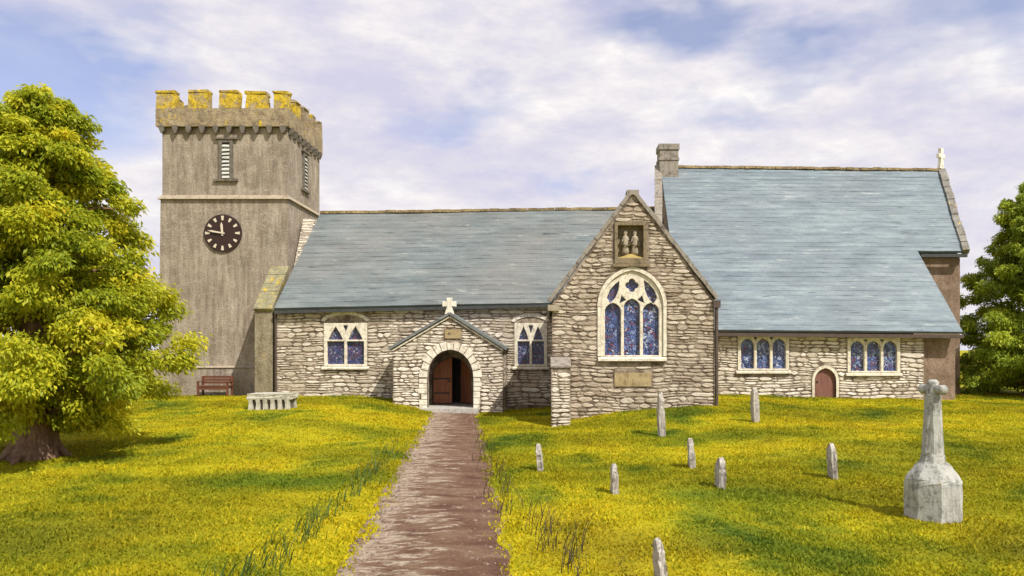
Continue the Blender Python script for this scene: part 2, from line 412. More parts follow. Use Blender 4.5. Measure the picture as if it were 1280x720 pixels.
def plate_mesh(outer, holes, y0, y1, bevel=0.0):
    """upright plate (x, z outline) with true openings, between depths y0 (front) and y1"""
    cu = bpy.data.curves.new('outline', 'CURVE'); cu.dimensions = '2D'; cu.fill_mode = 'BOTH'
    cu.extrude = (y1 - y0) / 2 - bevel; cu.bevel_depth = bevel; cu.bevel_resolution = 1; cu.offset = -bevel
    outs = outer if isinstance(outer[0][0], (tuple, list)) else [outer]
    for poly in list(outs) + list(holes):
        sp = cu.splines.new('POLY'); sp.points.add(len(poly) - 1)
        for p, (x, z) in zip(sp.points, poly): p.co = (x, z, 0, 1)
        sp.use_cyclic_u = True
    o = bpy.data.objects.new('outline', cu); COL.objects.link(o)
    dg = bpy.context.evaluated_depsgraph_get()
    me = bpy.data.meshes.new_from_object(o.evaluated_get(dg))
    bpy.data.objects.remove(o); bpy.data.curves.remove(cu)
    yc = (y0 + y1) / 2
    me.transform(Matrix(((1, 0, 0, 0), (0, 0, -1, yc), (0, 1, 0, 0), (0, 0, 0, 1))))
    me.materials.clear()
    for p in me.polygons: p.use_smooth = False
    return me
def wall_mesh(outer, holes, y0, y1):
    """the same for plain walls, triangulated with constrained edges"""
    V, E = [], []
    for poly in [outer] + list(holes):
        b = len(V); n = len(poly); V += [Vector(p) for p in poly]; E += [(b + i, b + (i + 1) % n) for i in range(n)]
    vo, eo, fo, *_ = delaunay_2d_cdt(V, E, [], 0, 1e-5)
    def inside(x, z, poly):
        r = False
        for (x0, z0), (x1, z1) in zip(poly, poly[1:] + poly[:1]):
            if (z0 > z) != (z1 > z) and x < (x1 - x0) * (z - z0) / (z1 - z0) + x0: r = not r
        return r
    def keep(f):
        x = sum(vo[i][0] for i in f) / len(f); z = sum(vo[i][1] for i in f) / len(f)
        return inside(x, z, outer) and not any(inside(x, z, h) for h in holes)
    fo = [f for f in fo if keep(f)]
    bm = bmesh.new()
    a = [bm.verts.new((v[0], y0, v[1])) for v in vo]; c = [bm.verts.new((v[0], y1, v[1])) for v in vo]
    cnt = {}
    for f in fo:
        bm.faces.new([a[i] for i in f]); bm.faces.new([c[i] for i in reversed(f)])
        for i in range(len(f)):
            e = tuple(sorted((f[i], f[(i + 1) % len(f)]))); cnt[e] = cnt.get(e, 0) + 1
    for (i, j), k in cnt.items():
        if k == 1: bm.faces.new((a[i], a[j], c[j], c[i]))
    bmesh.ops.delete(bm, geom=[v for v in bm.verts if not v.link_faces], context='VERTS')
    bmesh.ops.recalc_face_normals(bm, faces=bm.faces)
    me = bpy.data.meshes.new('wall'); bm.to_mesh(me); bm.free()
    return me
def spans(poly, z):
    xs = []
    for (x0, z0), (x1, z1) in zip(poly, poly[1:] + poly[:1]):
        if (z0 > z) != (z1 > z): xs.append(x0 + (x1 - x0) * (z - z0) / (z1 - z0))
    xs.sort(); return list(zip(xs[::2], xs[1::2]))
def face_stones(o, outer, avoid, y, mat, zmin, seed, hs=(.11, .24), ws=(.28, .85)):
    """lay rubble in uneven courses on the wall's front: every stone a raised, rounded block"""
    r = random.Random(seed); me = o.data; off = Vector((0, 0, 0)); q = o.parent
    while q is not None: off += Vector(q.location); q = q.parent
    bm = bmesh.new(); bm.from_mesh(me)
    def stone(x0, x1, z0, z1):
        g = r.uniform(.006, .016); x0 += g; x1 -= g; z0 += g * .8; z1 -= g * .8
        if x1 - x0 < .05 or z1 - z0 < .03: return
        h = z1 - z0; w = x1 - x0; sk0, sk1 = r.uniform(-.3, .3) * h, r.uniform(-.3, .3) * h
        n = max(3, int(w / .11)); top, bot = [], []
        for i in range(n + 1):
            u = i / n; e = min(1, min(u, 1 - u) * w / (.45 * h) + .35)
            top.append((x0 + w * u + (sk0 * (1 - u) + sk1 * u) * .5, z0 + h * (.5 + .5 * e * r.uniform(.72, 1.04))))
            bot.append((x0 + w * u - (sk0 * (1 - u) + sk1 * u) * .5, z0 + h * (.5 - .5 * e * r.uniform(.72, 1.04))))
        ring = bot + top[::-1]; cx, cz = x0 + w / 2, z0 + h / 2
        d = r.uniform(.010, .036); tl = r.uniform(-.3, .3)
        def wob(x, z): return z + .022 * math.sin(x * 1.7 + z * .9 + seed) + .014 * math.sin(x * 4.3 + z * 2.1)
        lo = [bm.verts.new(Vector((x, y + .006, wob(x, z))) - off) for x, z in ring]
        ins = min(.022, h * .2)
        hi = []
        for x, z in ring:
            fx = cx + (x - cx) * (1 - 2 * ins / w); fz = cz + (z - cz) * (1 - 2 * ins / h)
            hi.append(bm.verts.new(Vector((fx, y - d * (1 + tl * (fz - cz) / h * 1.6) + r.uniform(-.005, .005), wob(fx, fz))) - off))
        m = len(ring); fs = []
        for i in range(m):
            j = (i + 1) % m; fs.append(bm.faces.new((lo[i], lo[j], hi[j], hi[i])))
        fs.append(bm.faces.new(hi))
        for f in fs: f.material_index = 1; f.normal_update()
        if fs[-1].normal.y > 0:
            for f in fs: f.normal_flip()
    z = zmin; ztop = max(p[1] for p in outer)
    while z < ztop:
        h = r.uniform(*hs); zz = [z + h * t for t in (.06, .5, .94)]
        ok = None
        for q_ in zz:
            s_ = spans(outer, q_)
            for a in avoid:
                for (c, d) in spans(a, q_):
                    t = []
                    for (a0, b0) in s_:
                        if d <= a0 or c >= b0: t.append((a0, b0))
                        else:
                            if c > a0: t.append((a0, c))
                            if d < b0: t.append((d, b0))
                    s_ = t
            ok = s_ if ok is None else [(max(a, c), min(b, d)) for a, b in ok for c, d in s_ if min(b, d) > max(a, c)]
        for a, b in ok or []:
            x = a
            while x < b - .03:
                w = r.uniform(*ws) * (.6 + .5 * r.random())
                if b - x - w < .22: w = b - x
                if h > .15 and r.random() < .45:
                    c = z + h * r.uniform(.38, .62); k = x + w * r.uniform(.35, .65) if r.random() < .4 else None
                    stone(x, x + w, z, c)
                    if k: stone(x, k, c, z + h); stone(k, x + w, c, z + h)
                    else: stone(x, x + w, c, z + h)
                else: stone(x, x + w, z, z + h)
                x += w
        z += h
    bm.to_mesh(me); bm.free(); me.materials.append(M[mat])
def plate(name, outer, holes, y0, y1, mat, parent, bevel=0.0):
    me = plate_mesh(outer, holes, y0, y1, bevel) if bevel else wall_mesh(outer, holes, y0, y1); me.name = name
    return link(name, me, mat, parent)
def rect(x0, x1, z0, z1): return [(x0, z0), (x1, z0), (x1, z1), (x0, z1)]
def arch(x0, x1, z0, zs, zt, a=0.0, n=22):
    """opening outline: jambs from z0 to springing zs, head to zt; a=0 round, a=1 equilateral pointed"""
    cx, hw = (x0 + x1) / 2, (x1 - x0) / 2; nm = math.sqrt((1 + a) ** 2 - a * a)
    pts = [(x0, z0), (x1, z0)]
    for i in range(n + 1):
        u = math.cos(PI * i / n)
        z = zs + (zt - zs) * math.sqrt(max(0, (1 + a) ** 2 - (abs(u) + a) ** 2)) / nm
        pts.append((cx + hw * u, z))
    return pts
def circle(cx, cz, r, n=20): return [(cx + r * math.cos(2 * PI * k / n), cz + r * math.sin(2 * PI * k / n)) for k in range(n)]
def grow(poly, d):
    cx = sum(p[0] for p in poly) / len(poly); cz = sum(p[1] for p in poly) / len(poly)
    return [(x + (d if x > cx else -d), z + (d if z > cz else -d)) for x, z in poly]

def slab(name, tl, tr, bl, br, t, mat, parent, nu=24, nv=10, sag=.02):
    """roof slope: top edge tl-tr, bottom edge bl-br, thickness t, slightly uneven"""
    bm = bmesh.new(); tl, tr, bl, br = map(Vector, (tl, tr, bl, br))
    nrm = (tr - tl).cross(bl - tl).normalized()
    if nrm.z < 0: nrm = -nrm
    top, bot, lifts = [], [], []
    if str(mat).startswith('slate') and abs(tl.z - bl.z) > 2: nv = 2 * max(4, round(abs(tl.z - bl.z) / .21))
    s1, s2 = random.random() * 6, random.random() * 6
    for j in range(nv + 1):
        r1, r2 = [], []
        for i in range(nu + 1):
            u, v = i / nu, j / nv
            if nv > 12:
                v = (j // 2 + (j % 2) * .94) / (nv / 2)            # odd rings are the lifted tails
                if 0 < j < nv: v += random.uniform(-.0016, .0016)
            p = tl.lerp(tr, u).lerp(bl.lerp(br, u), v)
            d = sag * (math.sin(u * 9 + s1 + v * 2) * .6 + math.sin(u * 21 + s2) * .3) + random.uniform(-.004, .004)
            r1.append(bm.verts.new(p + nrm * (t * .5 + d + (.011 + random.uniform(-.005, .005) if nv > 12 and j % 2 else 0)))); r2.append(bm.verts.new(p + nrm * (d - t * .5)))
        top.append(r1); bot.append(r2)
    for j in range(nv):
        for i in range(nu):
            bm.faces.new((top[j][i], top[j][i + 1], top[j + 1][i + 1], top[j + 1][i]))
            bm.faces.new((bot[j][i], bot[j + 1][i], bot[j + 1][i + 1], bot[j][i + 1]))
    for i in range(nu):
        bm.faces.new((top[0][i], bot[0][i], bot[0][i + 1], top[0][i + 1]))
        bm.faces.new((top[nv][i], top[nv][i + 1], bot[nv][i + 1], bot[nv][i]))
    for j in range(nv):
        bm.faces.new((top[j][0], top[j + 1][0], bot[j + 1][0], bot[j][0]))
        bm.faces.new((top[j][nu], bot[j][nu], bot[j + 1][nu], top[j + 1][nu]))
    return bm_link(name, bm, mat, parent)
def beam(bm, a, b, w, h, up=(0, 0, 1)):
    a, b = Vector(a), Vector(b); d = (b - a).normalized(); s = d.cross(Vector(up)).normalized(); u = s.cross(d)
    lo = [a + s * x * w / 2 + u * y * h / 2 for x, y in ((-1, -1), (1, -1), (1, 1), (-1, 1))]
    hi = [p + (b - a) for p in lo]
    hull8(bm, lo, hi)
def stones_along(bm, a, b, w, h, n, up=(0, 0, 1), gap=.012, jit=.02):
    a, b = Vector(a), Vector(b)
    cuts = [0] + sorted(min(1, max(0, (i + random.uniform(-.2, .2)) / n)) for i in range(1, n)) + [1]
    L = (b - a).length
    for c0, c1 in zip(cuts, cuts[1:]):
        p, q = a.lerp(b, c0 + gap / L), a.lerp(b, c1 - gap / L)
        o = Vector((random.uniform(-jit, jit), random.uniform(-jit, jit), random.uniform(-jit, jit))) * .5
        beam(bm, p + o, q + o, w * random.uniform(.93, 1.05), h * random.uniform(.9, 1.08), up)

# ------------------------------------------------------------------ the church
church = thing('church', (-1, 31, 0), 'old stone parish church with clock tower, slate roofs, porch and gabled transept', 'church')
YN, YP, YT, YA, YW = 31.0, 29.2, 25.0, 30.0, 33.0   # fronts: nave, porch, transept, aisle, tower

def plabel(o, s): o['label'] = s; return o

# --- tower
tx0, tx1 = W(203, YW), W(359, YW); tyb = YW + 4.6
zs, zp, zc = H(246, YW), H(456, YW), H(160, YW)
bm = bmesh.new()
hull8(bm, [(tx0 - .14, YW - .12, -.6), (tx1 + .1, YW - .12, -.6), (tx1 + .1, tyb, -.6), (tx0 - .14, tyb, -.6)],
      [(tx0 - .06, YW - .04, zs), (tx1 + .05, YW - .04, zs), (tx1 + .05, tyb, zs), (tx0 - .06, tyb, zs)])
o = bm_link('tower_wall', bm, 'tower', church); plabel(o, 'weathered grey-brown lower stage of the square tower')
bm = bmesh.new(); box(bm, tx0, tx1, YW, tyb - .02, zs + .001, zc)
bm_link('belfry_wall', bm, 'tower', church)
bm = bmesh.new()
hull8(bm, [(tx0 - .27, YW - .25, -.6), (tx1 + .2, YW - .25, -.6), (tx1 + .2, tyb, -.6), (tx0 - .27, tyb, -.6)],
      [(tx0 - .25, YW - .23, zp - .12), (tx1 + .18, YW - .23, zp - .12), (tx1 + .18, tyb, zp - .12), (tx0 - .25, tyb, zp - .12)])
bm_link('tower_plinth', bm, 'tower', church)
def ledge(name, z, out, h, x0, x1, y0, y1, mat):
    bm = bmesh.new(); n = 9
    hull8(bm, [(x0 - out, y0 - out, z - h), (x1 + out, y0 - out, z - h), (x1 + out, y1, z - h), (x0 - out, y1, z - h)],
          [(x0 - .02, y0 - .02, z + h * .6), (x1 + .02, y0 - .02, z + h * .6), (x1 + .02, y1, z + h * .6), (x0 - .02, y1, z + h * .6)])
    return bm_link(name, bm, mat, church, bevel=.015)
ledge('string_course', zs, .16, .12, tx0, tx1, YW, tyb + .03, 'ledge')
ledge('plinth_course', zp - .05, .28, .07, tx0, tx1, YW, tyb + .03, 'ledge')
# parapet, merlons, corbels
out = .2; px0, px1, py0, py1 = tx0 - out, tx1 + out * .6, YW - out, tyb + .1
zm, zt = H(137, YW), H(115, YW)
bm = bmesh.new(); th = .45
for (a, b, c, d) in ((px0, px1, py0, py0 + th), (px0, px1, py1 - th, py1), (px0, px0 + th, py0 + th, py1 - th), (px1 - th, px1, py0 + th, py1 - th)):
    box(bm, a, b, c, d, zc + .02, zm)
box(bm, px0 + th, px1 - th, py0 + th, py1 - th, zc + .02, zc + .35)
par = bm_link('parapet', bm, 'parapet', church)
def merlon(x0, x1, y0, y1, ztop, mat):
    bm = bmesh.new()
    box(bm, x0, x1, y0, y1, zm - .01, ztop - .11)
    box(bm, x0 - .02, x1 + .02, y0 - .02, y1 + .02, ztop - .108, ztop)
    for v in bm.verts: v.co += Vector((random.uniform(-.045, .045), random.uniform(-.02, .02), random.uniform(-.04, .05)))
    bm_link('merlon', bm, mat, par, bevel=.02)
fr = [(197, 218), (235, 260), (273, 297), (307, 333), (341, 362)]
for i, (a, b) in enumerate(fr):
    x0, x1 = W(a, py0), W(b, py0)
    x0 = max(x0, px0 + .02) if i else px0 + .02
    if i == 4: x1 = px1 - .02
    merlon(x0, x1, py0 + .02, py0 + th - .02, zt + random.uniform(-.05, .06), 'lichen')
    merlon(x0, x1, py1 - th + .02, py1 - .02, zt + random.uniform(-.05, .05), 'parapet')
for k in range(3):
    y = py0 + 1.05 + k * 1.12
    for (a, b) in ((px0 + .02, px0 + th - .02), (px1 - th + .02, px1 - .02)):
        merlon(a, b, y, y + .6, zt + random.uniform(-.05, .05), 'parapet' if k else 'lichen')
def corbel(x, y, dx, dy):
    bm = bmesh.new()
    ax, ay = abs(dy) * .13 + abs(dx) * .11, abs(dx) * .13 + abs(dy) * .11
    prism_y(bm, [(x - ax, zc + .06), (x + ax, zc + .06), (x + ax * .8, zc - .13), (x + ax * .3, zc - .27), (x - ax * .3, zc - .27), (x - ax * .8, zc - .13)], y - ay, y + ay)
    bm_link('corbel', bm, 'surround', par, jitter=.012)
for k in range(10):
    corbel(px0 + .25 + k * (px1 - px0 - .5) / 9, YW - .10, 0, 1)
for k in range(8):
    corbel(tx1 + .07, YW + .25 + k * .58, 1, 0)
# belfry windows
def belfry(cx, cy, facing):
    w, h = .62, 1.62; z0 = H(224, YW)
    bm = bmesh.new()
    def B(u0, u1, d0, d1, z0, z1):
        if facing == 'front': box(bm, cx + u0, cx + u1, cy - d1, cy - d0, z0, z1)
        else: box(bm, cx + d0, cx + d1, cy + u0, cy + u1, z0, z1)
    B(-w / 2, -w / 2 + .14, .002, .09, z0, z0 + h); B(w / 2 - .14, w / 2, .002, .09, z0, z0 + h)
    B(-w / 2, w / 2, .002, .09, z0 + h, z0 + h + .13); B(-w / 2 - .16, w / 2 + .22, .002, .13, z0 + h + .13, z0 + h + .2)
    B(-w / 2 - .22, w / 2 + .22, .002, .12, z0 - .1, z0)
    win = bm_link('belfry_window', bm, 'surround', church, bevel=.012)
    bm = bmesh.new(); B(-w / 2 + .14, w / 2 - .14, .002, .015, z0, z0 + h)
    bm_link('backing', bm, 'dark', win)  # dark sheet paints the shade behind the louvres
    bm = bmesh.new(); n = 9
    for k in range(n):
        z = z0 + .06 + k * (h - .1) / n
        u0, u1 = -w / 2 + .145, w / 2 - .145
        if facing == 'front':
            hull8(bm, [(cx + u0, cy - .10, z - .02), (cx + u1, cy - .10, z - .02), (cx + u1, cy - .02, z + .08), (cx + u0, cy - .02, z + .08)],
                  [(cx + u0, cy - .10, z + .03), (cx + u1, cy - .10, z + .03), (cx + u1, cy - .02, z + .13), (cx + u0, cy - .02, z + .13)])
        else:
            hull8(bm, [(cx + .10, cy + u0, z - .02), (cx + .10, cy + u1, z - .02), (cx + .02, cy + u1, z + .08), (cx + .02, cy + u0, z + .08)],
                  [(cx + .10, cy + u0, z + .03), (cx + .10, cy + u1, z + .03), (cx + .02, cy + u1, z + .13), (cx + .02, cy + u0, z + .13)])
    bm_link('louvres', bm, 'louvre', win, jitter=.012)
belfry(W(283, YW), YW, 'front'); belfry(tx1, YW + 2.3, 'side')
# clock
ckx, ckz, ckr = W(280, YW), H(292, YW), .83
def disc(bm, cx, cz, r, y0, y1, n=40): hull8(bm, [(x, y0, z) for x, z in circle(cx, cz, r, n)], [(x, y1, z) for x, z in circle(cx, cz, r, n)])
bm = bmesh.new(); disc(bm, ckx, ckz, ckr, YW - .14, YW - .02)
clock = bm_link('clock_dial', bm, 'clock', church, bevel=.015)
for k in range(12):
    bm = bmesh.new()
    a = 2 * PI * k / 12; c, s = math.cos(a), math.sin(a)
    long = .17 if k % 3 else .2
    prof = [(-.035, .56), (.035, .56), (.062, .56 + long), (-.062, .56 + long)]
    hull8(bm, [(ckx + x * c + r * s, YW - .165, ckz + r * c - x * s) for x, r in prof], [(ckx + x * c + r * s, YW - .142, ckz + r * c - x * s) for x, r in prof])
    bm_link('hour_mark', bm, 'mark', clock)
def hand(name, ang, L, w, y):
    bm = bmesh.new(); c, s = math.cos(ang), math.sin(ang)
    prof = [(-w, -.12), (w, -.12), (w * 1.5, L * .7), (0, L), (-w * 1.5, L * .7)]
    hull8(bm, [(ckx + x * c + r * s, y - .02, ckz + r * c - x * s) for x, r in prof], [(ckx + x * c + r * s, y, ckz + r * c - x * s) for x, r in prof])
    bm_link(name, bm, 'mark', clock)
hand('hour_hand', math.radians(-5), .48, .035, YW - .17); hand('minute_hand', math.radians(-80), .66, .026, YW - .195)
# buttress by the nave corner
bx0, bx1 = W(319, YN), W(341, YN)
bm = bmesh.new(); prism_x(bm, [(YN - .05, -.6), (YN - .05, H(386, YN)), (YW - .13, H(338, YW)), (YW - .13, -.6)], bx0, bx1)
bt = bm_link('tower_buttress', bm, 'butt', church)
bm = bmesh.new()
stones_along(bm, ((bx0 + bx1) / 2, YN - .13, H(387, YN) - .02), ((bx0 + bx1) / 2, YW - .14, H(337, YW) + .08), bx1 - bx0 + .1, .14, 5, gap=.006)
bm_link('sloped_cap', bm, 'mossy', bt)

# --- nave
qx0, qx1 = W(491, YP), W(629, YP); qa = W(562, YP); qz = H(394, YP); qe = H(436, YP)
nx0 = W(343, YN); nxe = .3
ze_l, ze_r = H(388, YN), H(381, YN)
# front windows
def hood(cx, zt, w, y, mat, parent):
    bm = bmesh.new(); n = 7
    for k in range(n):
        a0, a1 = PI * (.08 + .84 * k / n), PI * (.08 + .84 * (k + .92) / n)
        r0, r1 = 1.0, 1.0 + .16 / (w / 2)
        rr = w / 2
        P = [(cx - rr * math.cos(a) * q, zt + (rr * .42 * math.sin(a) + (q - 1) * rr * .9 * math.sin(a)) ) for a, q in ((a0, r0), (a1, r0), (a1, r1), (a0, r1))]
        prism_y(bm, P, y - .04, y + .02)
    bm_link('hood_mould', bm, mat, parent, bevel=.01)
def glaze(poly_list, y, mat, win):
    for poly in poly_list:
        bm = bmesh.new(); prism_y(bm, poly, y, y + .02)
        bm_link('pane', bm, mat, win)
def sill(x0, x1, z, y, parent, h=.12, out=.12):
    bm = bmesh.new(); prism_x(bm, [(y - out, z - h), (y - out, z - h * .45), (y + .04, z + .01), (y + .04, z - h)], x0, x1)
    bm_link('sill', bm, 'frame', parent, bevel=.012)
nave_holes = []
def nave_window(p0, p1):
    x0, x1 = W(p0, YN), W(p1, YN); z0, z1 = H(458, YN), H(404, YN); f = .13
    nave_holes.append(rect(x0, x1, z0, z1))
    mid = (x0 + x1) / 2; m = .05; zt = z0 + (z1 - z0) * .60; bar = .035
    L = [(x0 + f, mid - m), (mid + m, x1 - f)]
    lows = [rect(a, b, z0 + f * .7, zt - bar) for a, b in L]
    ups = []
    for a, b in L:
        c = (a + b) / 2; top = z1 - f
        ups.append([(a + .05, zt + bar), (c - .0, zt + bar), (c - .0, zt + bar)][:2] + [(b - .05, zt + bar)] + [(c + (b - a) * .28, zt + .26), (c, top), (c - (b - a) * .28, zt + .26)])
    # spandrel lights beside the pointed heads
    sp = [[(mid - .0 - .1, z1 - f * .7), (mid + .1, z1 - f * .7), (mid, zt + .28)]]
    win = plate('window', rect(x0, x1, z0, z1), lows + ups + sp, YN - .03, YN + .16, 'frame', church, .012)
    glaze([grow(p, .015) for p in lows], YN + .10, 'glass_d', win)
    glaze([grow(p, .01) for p in ups + sp], YN + .10, 'glass_d', win)
    sill(x0 - .08, x1 + .08, z0, YN, win)
    hood(mid, z1 - .02, (x1 - x0) + .0, YN, 'white', win)
nave_window(405, 459); nave_window(643, 684)
# doorway inside the porch
dx0, dx1 = W(540, YN), W(589, YN); dzs, dzt = H(470, YN), H(446, YN)
nave_holes.append(arch(dx0, dx1, -.3, dzs, dzt, .3))
plate('nave_wall', [(nx0, -.6), (nxe, -.6), (nxe, ze_r), (nx0, ze_l)], nave_holes, YN, YN + .55, 'mort', church)
bm = bmesh.new(); prism_x(bm, [(YN + 1.6, -.6), (YN + 1.6, 4.6), (34.6, 8.35), (38.4, 3.9), (38.4, -.6)], nx0, 5.2)
box(bm, nx0, nx0 + .5, YN + .552, YN + 1.6, -.6, ze_l - .05)
bm_link('nave_end_wall', bm, 'rubble', church)
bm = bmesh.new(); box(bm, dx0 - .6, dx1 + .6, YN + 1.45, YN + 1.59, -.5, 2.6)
bm_link('nave_interior', bm, 'dark', church)  # dark panel paints the unlit nave seen past the open leaf
# door: the left leaf shut, the right leaf swung inward
mid = (dx0 + dx1) / 2
def leaf_poly(a, b):
    full = arch(dx0 + .03, dx1 - .03, .02, dzs, dzt - .03, .3)
    pts = [(x, z) for x, z in full if a - 1e-4 <= x <= b + 1e-4]
    return pts
ar = arch(dx0 + .03, dx1 - .03, .02, dzs, dzt - .03, .3, 24)
headL = [p for p in ar[2:] if p[0] <= mid + 1e-4]; headR = [p for p in ar[2:] if p[0] >= mid - 1e-4]
bm = bmesh.new(); prism_y(bm, [(dx0 + .03, .02), (mid, .02)] + headL, YN + .12, YN + .18)
door = bm_link('door', bm, 'wood', church, bevel=.008); plabel(door, 'reddish oak leaf of the porch door, shut')
for zz in (.45, 1.05):
    bm = bmesh.new(); box(bm, dx0 + .06, mid - .08, YN + .105, YN + .119, zz - .03, zz + .03); bm_link('strap_hinge', bm, 'iron', door)
bm = bmesh.new(); lathe(bm, [(.02, -.04), (.05, -.02), (.05, .02), (.02, .04)], mid - .12, YN + .09, .95)
bm_link('handle', bm, 'iron', door)
bm = bmesh.new(); prism_y(bm, [(p[0], p[1]) for p in [(mid, .02), (dx1 - .03, .02)] + headR], -.03, .03)
for v in bm.verts:
    r = v.co.x - (dx1 - .03); a = math.radians(52); d = v.co.y
    v.co.x = (dx1 - .03) + r * math.cos(a) + d * math.sin(a); v.co.y = YN + .2 - r * math.sin(a) + d * math.cos(a)
plabel(bm_link('door', bm, 'wood', church), 'right leaf of the porch door, standing open inward')
av = list(nave_holes)
for hp in nave_holes[:2]:
    av += [rect(hp[0][0] - .1, hp[1][0] + .1, hp[0][1] - .15, hp[0][1] + .02), rect(hp[0][0] - .14, hp[1][0] + .14, hp[2][1] - .02, hp[2][1] + .34)]
face_stones(bpy.data.objects['nave_wall'], [(nx0, -.6), (nxe, -.6), (nxe, ze_r), (nx0, ze_l)], av + [rect(qx0 - .02, qx1 + .02, -1, qe)], YN, 'st_n', -.1, 3)
# nave roof
rl, rr_ = (W(401, 34.6), 34.6, H(268, 34.6)), (5.0, 34.6, H(262, 34.6))
el, er = (W(343, 30.8), 30.8, H(386, 30.8)), (5.0, 30.8, H(377, 30.8))
slab('nave_roof', rl, rr_, el, er, .12, 'slate_n', church, 44, 12, .025)
slab('nave_roof', rl, rr_, (el[0], 38.7, el[2] - .1), (er[0], 38.7, er[2] - .1), .12, 'slate_n', church)
bm = bmesh.new(); stones_along(bm, Vector(rl) + Vector((0, 0, .07)), Vector(rr_) + Vector((0, 0, .07)), .26, .12, 36, gap=.008, jit=.03)
bm_link('ridge_tiles', bm, 'ridge', church)
bm = bmesh.new(); beam(bm, (el[0] + .02, 30.77, el[2] - .14), (-.02, 30.77, er[2] - .17), .11, .13)
bm_link('gutter', bm, 'iron', church, bevel=.02)
bm = bmesh.new(); tube(bm, [(nx0 + .10, 30.9, 3.75), (nx0 + .10, 30.9, .15)], .045)
bm_link('downpipe', bm, 'pipe', church)

# --- porch
ax0, ax1 = W(534, YP), W(592, YP); azs, azt = H(472, YP), H(437, YP)
plate('porch_wall', [(qx0, -.6), (qx1, -.6), (qx1, qe), (qa, qz), (qx0, qe)], [arch(ax0, ax1, -.4, azs, azt, .12, 26)], YP, YP + .45, 'mort', church)
face_stones(bpy.data.objects['porch_wall'], [(qx0, -.6), (qx1, -.6), (qx1, qe - .02), (qa, qz - .08), (qx0, qe - .02)],
            [arch(ax0 - .27, ax1 + .27, -.7, azs, azt + .25, .05, 26), rect(W(555, YP), W(577, YP), H(424, YP), H(411, YP))], YP, 'st_w', -.5, 8, (.10, .2), (.22, .6))
bm = bmesh.new()
box(bm, qx0, qx0 + .4, YP + .452, YN - .01, -.6, qe - .02); bm_link('porch_side_wall', bm, 'rubble', church)
bm = bmesh.new(); box(bm, qx1 - .4, qx1, YP + .452, YN - .01, -.6, qe - .02); bm_link('porch_side_wall', bm, 'rubble', church)
for a, b in ((qx0 + .402, qx0 + .44), (qx1 - .44, qx1 - .402)):
    bm = bmesh.new(); box(bm, a, b, YP + .452, YN - .012, -.5, qe); bm_link('porch_lining', bm, 'lining', church)
sl = (qz - qe) / (qa - qx0); ov = .14
slab('porch_roof', (qa - .002, YP - .14, qz + .07), (qa - .002, YN - .02, qz + .07), (qx0 - ov, YP - .14, qe - ov * sl + .07), (qx0 - ov, YN - .02, qe - ov * sl + .07), .10, 'slate_n', church, 8, 8, .008)
sr = (qz - qe) / (qx1 - qa)
slab('porch_roof', (qa + .002, YP - .14, qz + .07), (qa + .002, YN - .02, qz + .07), (qx1 + ov, YP - .14, qe - ov * sr + .07), (qx1 + ov, YN - .02, qe - ov * sr + .07), .10, 'slate_n', church, 8, 8, .008)
# pale edging under the slates
bm = bmesh.new()
for (xa, s) in ((qx0, -1), (qx1, 1)):
    a = Vector((qa, YP - .03, qz - .06)); b = Vector((xa, YP - .03, qe - .06)); beam(bm, a, b, .055, .09, (0, 1, 0))
bm_link('verge_edging', bm, 'white', church)
# voussoirs
bm = bmesh.new(); cx = (ax0 + ax1) / 2; hw = (ax1 - ax0) / 2; n = 13
for k in range(n):
    t0, t1 = PI * (k + .06) / n, PI * (k + .94) / n; rr = 1 + random.uniform(.26, .36) / hw * 1.0
    P = [(cx - hw * math.cos(t) * q, azs + (azt - azs) * math.sin(t) * (q if q == 1 else 1 + (q - 1) * .85)) for t, q in ((t0, 1.0), (t1, 1.0), (t1, rr), (t0, rr))]
    prism_y(bm, P, YP - .05 - random.uniform(0, .02), YP + .1)
for s, xx in ((-1, ax0), (1, ax1)):
    z = -.1
    while z < azs - .12:
        h = random.uniform(.16, .26); h = min(h, azs - z); w_ = random.uniform(.2, .36)
        x0, x1 = (xx - w_, xx) if s < 0 else (xx, xx + w_)
        prism_y(bm, rect(x0, x1, z + .012, z + h - .012), YP - .045 - random.uniform(0, .02), YP + .1); z += h
bm_link('arch_stones', bm, 'white', church, bevel=.018)
bm = bmesh.new(); prism_y(bm, rect(W(556, YP), W(576, YP), H(423, YP), H(412, YP)), YP - .05, YP + .02)
pq = bm_link('plaque', bm, 'plaque', church, bevel=.012); plabel(pq, 'small tan plaque above the porch arch')
bm = bmesh.new(); disc(bm, W(561, YP), H(417, YP), .045, YP - .058, YP - .048, 12); bm_link('boss', bm, 'surround', pq)
